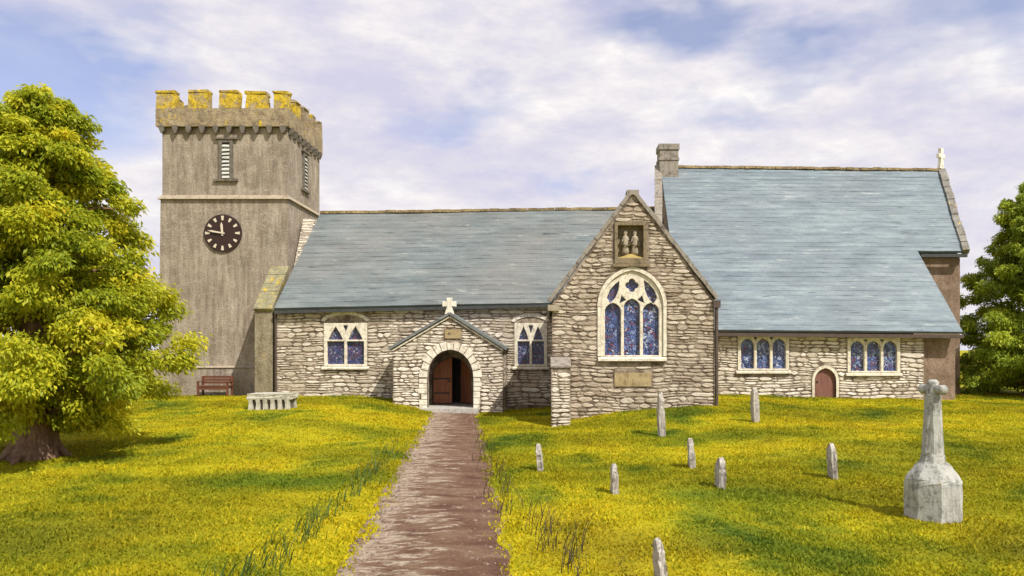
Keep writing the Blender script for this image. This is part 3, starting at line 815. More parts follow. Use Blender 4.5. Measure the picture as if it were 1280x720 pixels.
# porch cross
def small_cross(name, cx, cy, z0, h, w, t, mat, parent, rot=0):
    bm = bmesh.new(); zc_ = z0 + h * .62
    def flare(a, b, r0, r1):
        a, b = Vector(a), Vector(b); d = (b - a).normalized()
        s = d.cross(Vector((0, 1, 0)))
        hull8(bm, [a + s * r0 - Vector((0, t, 0)), a - s * r0 - Vector((0, t, 0)), a - s * r0 + Vector((0, t, 0)), a + s * r0 + Vector((0, t, 0))],
              [b + s * r1 - Vector((0, t, 0)), b - s * r1 - Vector((0, t, 0)), b - s * r1 + Vector((0, t, 0)), b + s * r1 + Vector((0, t, 0))])
    flare((0, 0, 0), (0, 0, h * .5), w * .34, w * .15)
    flare((0, 0, h * .46), (0, 0, h), w * .15, w * .2)
    t *= .9
    flare((-.0, 0, h * .62), (w / 2, 0, h * .62), w * .14, w * .2); flare((.0, 0, h * .62), (-w / 2, 0, h * .62), w * .14, w * .2)
    bmesh.ops.rotate(bm, verts=bm.verts, cent=(0, 0, 0), matrix=Matrix.Rotation(rot, 3, 'Z'))
    bmesh.ops.translate(bm, verts=bm.verts, vec=(cx, cy, z0))
    return bm_link(name, bm, mat, parent, bevel=.015)
plabel(small_cross('gable_cross', qa, YP - .02, qz + .04, .64, .54, .08, 'white', church), 'white stone cross on the porch gable')
bm = bmesh.new(); box(bm, W(524, YP - .55), W(597, YP - .55), YP - .5, YP + .46, -.4, -.01)
bm_link('doorstep', bm, 'step', church, bevel=.02)
bm = bmesh.new(); box(bm, qx0 + .45, qx1 - .45, YP + .47, YN + 1.44, -.4, -.02); bm_link('porch_floor', bm, 'step', church)

# --- transept
vx0, vx1 = 0.0, W(893, YT); va = W(791, YT); vz = H(240, YT); vl, vr = H(376, YT), H(372, YT)
wx0, wx1 = W(751, YT), W(829, YT); wz0, wzs, wzt = H(446, YT), H(383, YT), H(338, YT)
nx_0, nx_1, nz0, nz1 = W(768, YT), W(808, YT), H(330, YT), H(278, YT)
plate('transept_wall', [(vx0, -.8), (vx1, -.8), (vx1, vr - .1), (va + .12, vz - .12), (va - .12, vz - .12), (vx0, vl - .1)],
      [arch(wx0, wx1, wz0, wzs, wzt, .18, 30), rect(nx_0, nx_1, nz0, nz1)], YT, YT + .5, 'mort', church)
face_stones(bpy.data.objects['transept_wall'], [(vx0, -.8), (vx1, -.8), (vx1, vr - .12), (va + .1, vz - .16), (va - .1, vz - .16), (vx0, vl - .12)],
            [arch(wx0 - .12, wx1 + .12, wz0 - .18, wzs, wzt + .12, .18, 30), rect(nx_0 - .07, nx_1 + .07, nz0 - .12, nz1 + .01),
             rect(W(767, YT), W(815, YT), H(484, YT), H(465, YT)), rect(vx0 - .1, W(713, YT) - .02, -1, H(449, YT))], YT, 'st_b', -.7, 12, (.10, .21), (.24, .7))
bm = bmesh.new()
box(bm, vx0, vx0 + .5, YT + .502, YN + 1.55, -.8, vl - .12); bm_link('transept_side_wall', bm, 'rubble_b', church)
bm = bmesh.new(); box(bm, vx1 - .5, vx1, YT + .502, YN + 3, -.8, vr - .12)
bm_link('transept_side_wall', bm, 'rubble_b', church)
slab('transept_roof', (va, YT + .3, vz - .45), (va, 34.2, vz - .45), (vx0 - .15, YT + .3, vl - .28), (vx0 - .15, 31.2, vl - .28), .1, 'slate_n', church)
slab('transept_roof', (va, YT + .3, vz - .45), (va, 34.2, vz - .45), (vx1 + .15, YT + .3, vr - .28), (vx1 + .15, 34.0, vr - .28), .1, 'slate_n', church)
bm = bmesh.new()
stones_along(bm, (va - .1, YT + .2, vz - .06), (vx0 - .1, YT + .2, vl - .02), .56, .13, 9, (0, 0, 1), .005)
stones_along(bm, (va + .1, YT + .2, vz - .06), (vx1 + .1, YT + .2, vr - .02), .56, .13, 9, (0, 0, 1), .005)
box(bm, va - .2, va + .2, YT - .07, YT + .47, vz - .1, vz + .06)
bm_link('gable_coping', bm, 'coping', church, bevel=.015)
bm = bmesh.new(); box(bm, vx0 - .14, vx0 + .25, YT - .12, YT + .5, vl - .34, vl - .14)
bm_link('kneeler', bm, 'ledge', church, bevel=.03)
# big window tracery
f = .14; tw = (wx1 - wx0 - 2 * f); mw = .10
lw = (tw - 2 * mw) / 3; lights = []
zl0 = wz0 + .05
for k in range(3):
    a = wx0 + f + k * (lw + mw); zh = wzs + (.14 if k == 1 else .0)
    lights.append(arch(a, a + lw, zl0, zh - .16, zh + .12, .35, 14))
cxw = (wx0 + wx1) / 2; qcz = wzt - .50; qr = .30
quat = []
for k in range(40):
    t = 2 * PI * k / 40; r = .15 + .075 * abs(math.cos(2 * t)) ** .8
    quat.append((cxw + r * math.cos(t), qcz + r * math.sin(t)))
def R(p0, p1): return W(p0, YT), H(p1, YT)
sideL = [R(763, 380), R(758, 372), R(762, 362), R(769, 354), R(775, 350), R(774, 362), R(770, 372)]
sideR = [(2 * cxw - x, z) for x, z in reversed(sideL)]
tri1 = [R(774.5, 379), R(777, 369), R(783, 375)]; tri2 = [(2 * cxw - x, z) for x, z in reversed(tri1)]
holes = lights + [quat, sideL, sideR, tri1, tri2]
win = plate('window', arch(wx0, wx1, wz0, wzs, wzt, .18, 30), holes, YT + .02, YT + .24, 'frame', church, .015)
plabel(win, 'large arched stained-glass window with three lights and a quatrefoil')
glaze([grow(p, .02) for p in lights], YT + .16, 'glass', win)
glaze([grow(p, .02) for p in (quat, sideL, sideR, tri1, tri2)], YT + .165, 'glass_d', win)
sill(wx0 - .1, wx1 + .1, wz0, YT, win, .14, .14)
bm = bmesh.new(); hwid = (wx1 - wx0) / 2; n = 30
for k in range(n):
    pts = arch(wx0, wx1, wz0, wzs, wzt, .18, n)[2:]; a, b = pts[k], pts[k + 1]
    def o_(p, d): 
        v = Vector((p[0] - cxw, p[1] - (wzs - .1))).normalized() * d; return (p[0] + v.x, p[1] + v.y)
    prism_y(bm, [a, b, o_(b, .12), o_(a, .12)], YT - .05, YT + .05)
for xx, s in ((wx0, -1), (wx1, 1)):
    prism_y(bm, rect(*sorted((xx, xx + s * .11)), wz0 + .02, wzs), YT - .035, YT + .05)
bm_link('window_surround', bm, 'frame', win)
# carved niche
fw = .11
nic = plate('niche', rect(nx_0, nx_1, nz0, nz1), [rect(nx_0 + fw, nx_1 - fw, nz0 + .2, nz1 - fw)], YT - .07, YT + .2, 'carve', church, .015)
plabel(nic, 'dark framed niche with two carved figures near the gable top')
bm = bmesh.new(); prism_y(bm, rect(nx_0 + .01, nx_1 - .01, nz0 + .01, nz1 - .01), YT + .205, YT + .25); bm_link('niche_back', bm, 'carve', nic)
for k, cx in enumerate((nx_0 + .38, nx_1 - .38)):
    bm = bmesh.new()
    lathe(bm, [(.10, 0), (.12, .1), (.085, .38), (.11, .55), (.09, .62), (.035, .65), (.065, .70), (.07, .76), (.04, .82)], cx, YT + .1, nz0 + .32, 14, 1, .7)
    tube(bm, [(cx - .1, YT + .08, nz0 + .85), (cx - .14, YT + .03, nz0 + .68), (cx - .02, YT + .0, nz0 + .66)], [.04, .038, .028], 8)
    tube(bm, [(cx + .1, YT + .08, nz0 + .85), (cx + .14, YT + .03, nz0 + .66), (cx + .02, YT + .0, nz0 + .6)], [.04, .038, .028], 8)
    bm_link('carved_figure', bm, 'figure', nic, smooth=True)
bm = bmesh.new(); prism_y(bm, [(nx_0 + fw, nz0 + .2), (nx_1 - fw, nz0 + .2), ((nx_0 + nx_1) / 2, nz0 + .34)], YT - .05, YT + .18); bm_link('niche_pediment', bm, 'gold', nic)
bm = bmesh.new(); prism_y(bm, rect(nx_0 - .06, nx_1 + .06, nz0 - .1, nz0 - .002), YT - .11, YT + .02); bm_link('niche_ledge', bm, 'carve', nic, bevel=.015)
bm = bmesh.new(); prism_y(bm, rect(W(768, YT), W(814, YT), H(483, YT), H(466, YT)), YT - .04, YT + .02)
plabel(bm_link('plaque', bm, 'plaque', church, bevel=.01), 'wide tan plaque below the large window')
bm = bmesh.new(); tube(bm, [(vx1 + .06, YT - .04, vr - .3), (vx1 + .06, YT - .04, .35)], .06)
box(bm, vx1 - .06, vx1 + .18, YT - .14, YT + .06, vr - .34, vr - .1)
bm_link('downpipe', bm, 'pipe', church)
# corner buttress
ux0, ux1 = W(689, 24), W(713, 24)
bm = bmesh.new(); prism_x(bm, [(24, -.9), (24, H(460, 24)), (YT - .002, H(449, YT)), (YT - .002, -.9)], ux0, ux1)
ub = bm_link('corner_buttress', bm, 'mort', church)
face_stones(ub, rect(ux0, ux1, -.9, H(460, 24)), [], 24, 'st_w', -.7, 31, (.12, .2), (.2, .45))
bm = bmesh.new(); beam(bm, ((ux0 + ux1) / 2, 23.96, H(459, 24)), ((ux0 + ux1) / 2, YT - .01, H(448, YT) + .02), ux1 - ux0 + .04, .06)
bm_link('buttress_cap', bm, 'coping', ub, bevel=.015)

# --- chancel and its lean-to aisle
YR, YM, YE = 36.0, 32.7, 29.7
zr0, zr1 = H(211, YR), H(215, YR); zmn = H(315, YM); ze0, ze1 = H(413, YE), H(416, YE)
cl = 5.25
cT0, cT1 = (cl, YR, zr0), (W(1175, YR), YR, zr1)
cM0, cM1 = (cl, YM, zmn), (W(1204, YM), YM, zmn)
slab('chancel_roof', cT0, cT1, cM0, cM1, .12, 'slate_c', church, 40, 12, .008)
slab('chancel_roof', cT0, cT1, (cl, 39.3, zmn), (W(1204, YM), 39.3, zmn), .12, 'slate_c', church)
aM0, aM1 = (cl, YM + .03, zmn + .04), (W(1146, YM), YM + .03, zmn + .04)
aE0, aE1 = (cl, YE, ze0), (W(1203, YE), YE, ze1)
slab('aisle_roof', aM0, aM1, aE0, aE1, .115, 'slate_c', church, 36, 12, .008)
bm = bmesh.new(); stones_along(bm, (W(848, YR), YR, zr0 + .09), (W(1172, YR), YR, zr1 + .09), .26, .12, 40, gap=.006, jit=.03)
bm_link('ridge_tiles', bm, 'ridge', church)
cxe = W(1200, YW)
bm = bmesh.new(); prism_x(bm, [(YW, -.6), (YW, 6.3), (YR, zr1 - .45), (39.0, 6.3), (39.0, -.6)], cl + .2, cxe)
bm_link('chancel_wall', bm, 'render', church)
bm = bmesh.new(); prism_x(bm, [(YA + .52, -.6), (YA + .52, 3.15), (YW - .02, 6.2), (YW - .02, -.6)], vx1 + .02, W(1150, YA))
bm_link('aisle_end_wall', bm, 'render', church)
# parapets: west gable with chimney, east gable with cross
bm = bmesh.new(); stones_along(bm, (cl - .1, YR, zr0 + .05), (W(823, 33.4), 33.4, H(282, 33.4)), .35, .32, 7, gap=.004)
bm_link('gable_coping', bm, 'coping', church)
bm = bmesh.new(); stones_along(bm, (cT1[0] + .06, YR, zr1 + .10), (cM1[0] + .06, YM - .06, zmn + .02), .3, .26, 12, gap=.008, jit=.05)
stones_along(bm, (cT1[0] + .06, YR, zr1 + .10), (cM1[0] + .06, 39.3, zmn + .02), .3, .26, 12, gap=.008)
bm_link('gable_coping', bm, 'verge', church)
chx0, chx1 = W(823, YR), W(846, YR)
bm = bmesh.new(); box(bm, chx0, chx1, YR - .45, YR + .45, zr0 - .8, H(190, YR))
ch = bm_link('chimney', bm, 'coping', church, bevel=.02)
bm = bmesh.new(); box(bm, chx0 - .05, chx1 + .05, YR - .5, YR + .5, H(190, YR) + .002, H(183, YR)); box(bm, chx0 - .04, chx1 + .04, YR - .49, YR + .49, H(203, YR), H(200, YR))
bm_link('chimney_cap', bm, 'coping', ch, bevel=.03)
plabel(small_cross('gable_cross', W(1176, YR), YR, zr1 + .15, .98, .52, .08, 'white', church, math.radians(32)), 'small stone cross at the far end of the high roof')
bm = bmesh.new(); beam(bm, (aM1[0] + .1, YM - .1, zmn - .17), (cM1[0] + .1, YM - .1, zmn - .17), .14, .14); bm_link('gutter', bm, 'iron', church, bevel=.02)
bm = bmesh.new(); beam(bm, (vx1 + .02, YE - .03, ze0 - .15), (aE1[0], YE - .03, ze1 - .15), .13, .14); bm_link('gutter', bm, 'pipe', church, bevel=.02)
# aisle wall with windows and priest's door
aholes = []; axr = W(1155, YA)
def aisle_window(p0, p1, q0, q1):
    x0, x1, z0, z1 = W(p0, YA), W(p1, YA), H(q1, YA), H(q0, YA)
    aholes.append(rect(x0, x1, z0, z1)); f = .13; m = .11
    lw = (x1 - x0 - 2 * f - 2 * m) / 3; Ls = []
    for k in range(3):
        a = x0 + f + k * (lw + m); Ls.append(arch(a, a + lw, z0 + .07, z1 - .42, z1 - .13, .4, 14))
    sp = [[(Ls[k][1][0] + m / 2 - .09, z1 - .07), (Ls[k][1][0] + m / 2 + .09, z1 - .07), (Ls[k][1][0] + m / 2, z1 - .2)] for k in range(2)]
    win = plate('window', rect(x0, x1, z0, z1), Ls + sp, YA - .04, YA + .16, 'frame', church, .012)
    glaze([grow(p, .015) for p in Ls], YA + .09, 'glass', win); glaze([grow(p, .008) for p in sp], YA + .09, 'glass_d', win)
    sill(x0 - .07, x1 + .07, z0, YA, win)
aisle_window(922, 986, 419, 463); aisle_window(1059, 1125, 422, 466)
ddx0, ddx1 = W(1018, YA), W(1045, YA); ddz = H(460, YA); dd0 = .2
aholes.append(arch(ddx0, ddx1, -.2, ddz - .5, ddz, .25))
plate('aisle_wall', rect(vx1 + .002, axr, -.6, ze1 - .12), aholes, YA, YA + .5, 'mort', church)
face_stones(bpy.data.objects['aisle_wall'], rect(vx1 + .002, axr, -.6, ze1 - .13),
            aholes + [rect(a[0][0] - .09, a[1][0] + .09, a[0][1] - .15, a[0][1] + .01) for a in aholes[:2]] + [arch(ddx0 - .11, ddx1 + .11, -.7, ddz - .5, ddz + .12, .25)], YA, 'st_w', -.3, 21)
bm = bmesh.new(); box(bm, axr + .002, W(1194, YA + .12), YA + .12, YA + .5, -.6, ze1 - .13); bm_link('rendered_wall', bm, 'render', church)
bm = bmesh.new(); prism_y(bm, arch(ddx0 + .005, ddx1 - .005, 0, ddz - .5, ddz - .005, .25), YA + .08, YA + .14)
dr = bm_link('door', bm, 'wood_d', church); plabel(dr, 'small arched red-brown plank door in the low wall')
bm = bmesh.new(); lathe(bm, [(.015, -.03), (.035, -.015), (.035, .015), (.015, .03)], ddx0 + .15, YA + .06, .98); bm_link('handle', bm, 'iron', dr)
bm = bmesh.new(); A = arch(ddx0, ddx1, .1, ddz - .5, ddz, .25, 20); c0 = (ddx0 + ddx1) / 2
for a, b in list(zip(A[2:], A[3:])) + [(A[1], A[2]), (A[-1], A[0])]:
    def o2(p): return (p[0] + (.1 if p[0] > c0 + .02 else -.1 if p[0] < c0 - .02 else 0) * min(1, abs(p[0] - c0) / .3), p[1] + (.12 * max(0, min(1, (p[1] - ddz + .5) / .5))))
    prism_y(bm, [a, b, o2(b), o2(a)], YA - .04, YA + .06)
bm_link('door_surround', bm, 'frame', dr)

# ------------------------------------------------------------------ ground, path
def grid_axis(stops):
    out = []
    for (a, b, s) in stops: out += list(np.arange(a, b, s))
    return np.array(out + [stops[-1][1]])
gx = grid_axis([(-600, -60, 60), (-60, -24, 4), (-24, 24, .3), (24, 60, 4), (60, 600, 60)])
gy = grid_axis([(-60, -4, 4), (-4, 42, .3), (42, 80, 3), (80, 1500, 60)])
XX, YY = np.meshgrid(gx, gy); ZZ = ground_z(XX, YY)
inpath = sstep(.15, -.12, np.abs(XX - path_mid(YY)) - .9) * ((YY < 29.4) & (YY > -4))
ZZ = ZZ - .05 * inpath
def grid_mesh(name, XX, YY, ZZ):
    ny, nx = XX.shape; v = np.stack([XX, YY, ZZ], -1).reshape(-1, 3)
    i = np.arange(nx * ny).reshape(ny, nx)
    f = np.stack([i[:-1, :-1], i[:-1, 1:], i[1:, 1:], i[1:, :-1]], -1).reshape(-1, 4)
    return np_mesh(name, v, f)
def np_mesh(name, v, f):
    me = bpy.data.meshes.new(name); k = f.shape[1]
    me.vertices.add(len(v)); me.vertices.foreach_set('co', np.ascontiguousarray(v, np.float32).ravel())
    me.loops.add(f.size); me.loops.foreach_set('vertex_index', np.ascontiguousarray(f, np.int32).ravel())
    me.polygons.add(len(f)); me.polygons.foreach_set('loop_start', np.arange(len(f), dtype=np.int32) * k)
    me.polygons.foreach_set('loop_total', np.full(len(f), k, np.int32))
    me.update(calc_edges=True); me.validate()
    return me
g = link('ground', grid_mesh('ground', XX, YY, ZZ), 'ground', None, True); g['kind'] = 'structure'
py = np.arange(-4, 28.95, .12); nU = 17
U = np.linspace(0, 1, nU)[None, :]; Lx = path_l(py)[:, None]; Rx = path_r(py)[:, None]
wobL = (np.sin(py * 2.1) * .09 + np.sin(py * 5.3 + 1) * .07 + rng.normal(0, .02, len(py)))[:, None]
wobR = (np.sin(py * 1.7 + 2) * .09 + np.sin(py * 4.7) * .06 + rng.normal(0, .02, len(py)))[:, None]
PX = (Lx + wobL) * (1 - U) + (Rx + wobR) * U; PY = np.repeat(py[:, None], nU, 1)
edge = np.minimum(U, 1 - U)
PZ = ground_z(PX, PY) - .012 + .03 * sstep(0, .5, edge) - .05 * sstep(.08, 0, edge) + np.sin(PX * 7 + PY * 5) * .004
p = link('path', grid_mesh('path', PX, PY, PZ), 'path', None, True); p['kind'] = 'structure'

def path_stones():
    n = 1500; Y = 5 + 23.5 * rng.random(n) ** 1.5; u = rng.random(n) ** 1.5 * .98 + .01
    X = path_l(Y) * (1 - u) + path_r(Y) * u; Z = ground_z(X, Y) + .008
    a = rng.random(n) * 2 * PI; r = (.008 + .02 * rng.random(n) ** 3) * (1 + .02 * Y)
    V, Fc = np.zeros((n, 10, 3)), []
    for k in range(5):
        q = a + 2 * PI * k / 5; rr = r * (.75 + .5 * rng.random(n))
        V[:, k] = np.stack([X + np.cos(q) * rr * 1.2, Y + np.sin(q) * rr, Z - .012], -1)
        V[:, 5 + k] = np.stack([X + np.cos(q) * rr * .75, Y + np.sin(q) * rr * .65, Z + r * .35], -1)
    i = np.arange(n)[:, None] * 10
    fs = [i + [[k, (k + 1) % 5, 5 + (k + 1) % 5, 5 + k]] for k in range(5)] + [i + [[5, 6, 7, 8]], i + [[5, 8, 9, 9]]]
    f = np.concatenate(fs[:-1] , 0)
    o = link('path_stones', np_mesh('path_stones', V.reshape(-1, 3), f), 'pebble')
    tag(o, 'loose pale stones and grit scattered over the church path', 'stones', None, 'stuff')
path_stones()

# ------------------------------------------------------------------ grass
def front(X):
    f = np.full(X.shape, 60.0)
    def s(a, b, y): f[(X > a) & (X < b)] = np.minimum(f[(X > a) & (X < b)], y)
    s(tx0 - .3, tx1 + .2, YW - .27); s(bx0, bx1, YN - .08); s(nx0, .3, YN); s(qx0, qx1, YP); s(vx0, vx1, YT); s(ux0, ux1, 24)
    s(vx1, W(1194, YA), YA); s(vx1, cxe, YW)
    return f
def make_grass():
    N = 900000
    # density falls with distance; blades a little taller and wider far off stay turf height
    t = rng.random(N); Y = 5.2 + (35 - 5.2) * t ** 1.25
    X = (rng.random(N) * 2 - 1) * (Y * .82 + 4.2) - Y * .05
    keep = (Y < front(X) - .02)
    e = np.minimum(X - path_l(Y), path_r(Y) - X)
    keep &= ~((e > -.05 + .32 * rng.random(N) ** 3 + .1 * np.sin(Y * 2.9 + np.sin(Y * 7)) * (rng.random(N) > .3)) & (Y < 29.2))
    keep &= ~((np.abs(X - (ax0 + ax1) / 2) < 1.2) & (Y > YP - .57))
    X, Y = X[keep], Y[keep]; n = len(X); Z = ground_z(X, Y) - .015
    clump = .5 + .5 * np.sin(X * 3.1 + np.sin(Y * 2.3) * 2) * np.sin(Y * 2.7 + np.sin(X * 1.9) * 2)
    h = (.022 + .036 * rng.random(n) ** 1.6) * (.7 + .6 * clump) * (1 + .004 * Y)
    w = (.005 + .006 * rng.random(n)) * (1 + .05 * Y)
    a = rng.random(n) * 2 * PI; lean = h * (.25 + .75 * rng.random(n)); la = rng.random(n) * 2 * PI
    dx, dy = np.cos(a) * w, np.sin(a) * w; lx, ly = np.cos(la) * lean, np.sin(la) * lean
    base = np.stack([X, Y, Z], -1)
    v = np.empty((n, 5, 3))
    v[:, 0] = base + np.stack([-dx, -dy, 0 * dx], -1); v[:, 1] = base + np.stack([dx, dy, 0 * dx], -1)
    m = base + np.stack([lx * .35, ly * .35, h * .62], -1)
    v[:, 2] = m + np.stack([dx * .75, dy * .75, 0 * dx], -1); v[:, 3] = m + np.stack([-dx * .75, -dy * .75, 0 * dx], -1)
    v[:, 4] = base + np.stack([lx, ly, h], -1)
    i = np.arange(n)[:, None] * 5
    tris = np.concatenate([i + [[0, 1, 2]], i + [[0, 2, 3]], i + [[3, 2, 4]]], 0)
    o = link('meadow_grass', np_mesh('meadow_grass', v.reshape(-1, 3), tris), 'blade')
    tag(o, 'short yellow-green meadow grass covering the churchyard', 'grass', None, 'stuff')
make_grass()

def blades_stuff(name, spots, mat, label, hmin, hmax, w, seed, per=16, twig=False):
    r = random.Random(seed); V, Fc = [], []
    for (x, y, k) in spots:
        for _ in range(int(per * k)):
            bx, by = x + r.gauss(0, .13), y + r.gauss(0, .16); h = r.uniform(hmin, hmax) * (.6 + .4 * k)
            a = r.uniform(0, 2 * PI); la = r.gauss(.3, 1.1); ln = h * r.uniform(.2, .8)
            z = gz(bx, by) - .02; segs = 5; b0 = len(V); ww = w * r.uniform(.7, 1.3)
            for s in range(segs + 1):
                t = s / segs; px_ = bx + math.cos(la) * ln * t * t; py_ = by + math.sin(la) * ln * t * t
                zz = z + h * (t - .22 * t * t * (1.6 if not twig else .3)); q = ww * (1 - t * .9)
                V += [(px_ - math.cos(a) * q, py_ - math.sin(a) * q, zz), (px_ + math.cos(a) * q, py_ + math.sin(a) * q, zz)]
            for s in range(segs): Fc.append((b0 + 2 * s, b0 + 2 * s + 1, b0 + 2 * s + 3, b0 + 2 * s + 2))
    o = link(name, np_mesh(name, np.array(V), np.array(Fc)), mat)
    tag(o, label, 'grass', None, 'stuff')
def line_spots(pts, n, seed):
    r = random.Random(seed); out = []
    for k in range(n):
        t = (k + r.random() * .8) / n * (len(pts) - 1); i = min(int(t), len(pts) - 2); u = t - i
        x, y = stand(pts[i][0] * (1 - u) + pts[i + 1][0] * u, pts[i][1] * (1 - u) + pts[i + 1][1] * u)
        out.append((x + r.gauss(0, .06), y, r.uniform(.35, 1.1)))
    return out
blades_stuff('tall_grass', line_spots([(285, 735), (330, 712), (375, 672), (420, 635), (455, 600), (478, 575), (497, 552)], 26, 3), 'tall',
             'long dark green grass growing in a line left of the path', .14, .52, .008, 5, 24)
blades_stuff('dry_stalks', line_spots([(735, 735), (700, 700), (675, 668), (645, 640), (622, 605), (608, 575), (600, 550)], 26, 4), 'dry',
             'dry brown stalks standing in a line right of the path', .25, .55, .007, 6, 12, True)

# ------------------------------------------------------------------ trees
def tree(name, base, label, prof, n_bough, leaf, per, leaf_mat, trunk_r, seed, trunk_h, droop=.1, extra=()):
    r = np.random.default_rng(seed); bx, by = base; bz = gz(bx, by)
    t = thing(name, (bx, by, bz), label, 'tree')
    bm = bmesh.new()
    # trunk with flaring roots
    tube(bm, [(bx, by, bz - .1), (bx + .02, by, bz + .25), (bx + .05, by - .05, bz + .9), (bx - .05, by, bz + trunk_h * .5), (bx, by, bz + trunk_h)],
         [trunk_r * 1.55, trunk_r * 1.15, trunk_r, trunk_r * .6, trunk_r * .12], 12)
    for k in range(7):
        a = 2 * PI * k / 7 + .3; L = trunk_r * (1.9 + .8 * math.sin(k * 3.1))
        tube(bm, [(bx + math.cos(a) * trunk_r * .5, by + math.sin(a) * trunk_r * .5, bz + .5), (bx + math.cos(a) * trunk_r * 1.15, by + math.sin(a) * trunk_r * 1.15, bz + .16), (bx + math.cos(a) * L, by + math.sin(a) * L, bz - .06)], [trunk_r * .42, trunk_r * .3, trunk_r * .1], 8)
    zs_, rs_ = [p[0] for p in prof], [p[1] for p in prof]
    clumps = []
    lo, hi = zs_[0], zs_[-1]
    for k in range(n_bough):
        u = (k + r.random()) / n_bough; z = lo + (hi - lo) * u ** .95
        R = np.interp(z, zs_, rs_) * (.72 + .36 * r.random()); a = k * 2.39996 + r.normal(0, .25)
        z0 = max(.5, z - R * (.35 + .2 * r.random())); z0 = min(z0, trunk_h * .97)
        P0 = np.array([0, 0, z0]); P1 = np.array([math.cos(a) * R, math.sin(a) * R, z - droop * R])
        pm = P0 * .5 + P1 * .5 + np.array([0, 0, .12 * R])
        pts = [P0, P0 * .75 + pm * .25 + [0, 0, .03], pm, (pm + P1) / 2 + [0, 0, .06 * R], P1]
        rr = trunk_r * (.26 * (1 - .7 * u) + .05)
        tube(bm, [(bx + p[0], by + p[1], bz + p[2]) for p in pts], [rr, rr * .8, rr * .5, rr * .28, rr * .1], 6)
        for q in (.35, .55, .75, .92, 1.02):
            c = P0 + (P1 - P0) * q + np.array([0, 0, .12 * R * math.sin(q * PI)]) + r.normal(0, .14, 3)
            s = (.34 + .26 * r.random()) * (1.0 - .3 * abs(q - .65)) * (.55 + .16 * R)
            clumps.append((c, s, r.random()))
    for (c, s) in extra: clumps.append((np.array(c), s, r.random()))
    bmesh.ops.subdivide_edges(bm, edges=[e for e in bm.edges if e.calc_length() > .16], cuts=2, use_grid_fill=True)
    bm_link('trunk', bm, 'bark', t, smooth=True, jitter=.016)
    C, S, T = np.array([c[0] for c in clumps]), np.array([c[1] for c in clumps]), np.array([c[2] for c in clumps])
    idx = np.repeat(np.arange(len(C)), np.maximum(20, (per * S / S.mean()).astype(int)))
    n = len(idx); d = r.normal(0, 1, (n, 3)); d /= np.linalg.norm(d, axis=1)[:, None]
    rad = r.random(n) ** .5 * (1 + .38 * r.random(n) ** 4)
    P = C[idx] + d * rad[:, None] * S[idx][:, None] * np.array([1.0, 1.0, .62])
    # sprays: leaves face outward and droop a little
    ax = C[idx] * np.array([1, 1, 0]); ax /= (np.linalg.norm(ax, axis=1)[:, None] + 1e-6)
    tip = ax * .45 + d * .5 + np.array([0, 0, -.6]) + r.normal(0, .42, (n, 3)); tip /= np.linalg.norm(tip, axis=1)[:, None]
    side = np.cross(tip, np.array([0, 0, 1.0]) + r.normal(0, .45, (n, 3))); side /= (np.linalg.norm(side, axis=1)[:, None] + 1e-6)
    nr = np.cross(side, tip)
    L = (leaf * (.6 + .9 * r.random(n)))[:, None]; w = L * .21
    v = np.empty((n, 4, 3))
    v[:, 0] = P - tip * L * .5; v[:, 1] = P + side * w + nr * w * .35; v[:, 2] = P + tip * L * .5 - nr * w * .2; v[:, 3] = P - side * w + nr * w * .35
    v += np.array([bx, by, bz])
    v[:, :, 2] = np.maximum(v[:, :, 2], bz + .12)
    f = np.arange(n * 4).reshape(n, 4)
    me = np_mesh('crown', v.reshape(-1, 3), f)
    tone = np.clip(.46 * T[idx] + .34 * r.random(n) + .25 * r.random(n) ** 2, 0, 1)
    at = me.attributes.new('tone', 'FLOAT', 'FACE'); at.data.foreach_set('value', tone.astype(np.float32))
    link('crown', me, leaf_mat, t)
    return t
tL = stand(44, 572)
k = tL[1] / F
def yz(py): return H(py, tL[1]) - gz(*tL)
profL = [(yz(512), 1.5), (yz(490), 2.0), (yz(460), 2.45), (yz(420), 2.5), (yz(372), 2.5), (yz(310), 1.9), (yz(260), 1.5), (yz(200), 1.1), (yz(158), .75), (yz(122), .2)]
tree('broad_tree', tL, 'broad yellow-green tree with thick reddish trunk left of the tower', profL, 115, .105, 400, 'leaf', .36, 5, yz(135))
tR = (W(1294, 33.6), 33.6)
profR = [(.1, 3.0), (1.4, 3.4), (3.1, 3.5), (4.7, 3.0), (6.1, 2.5), (7.4, 1.95), (8.7, 1.15), (9.6, .25)]
tree('bushy_tree', tR, 'mid-green bushy tree at the right end of the church', profR, 120, .145, 270, 'leaf_r', .34, 9, 8.0)

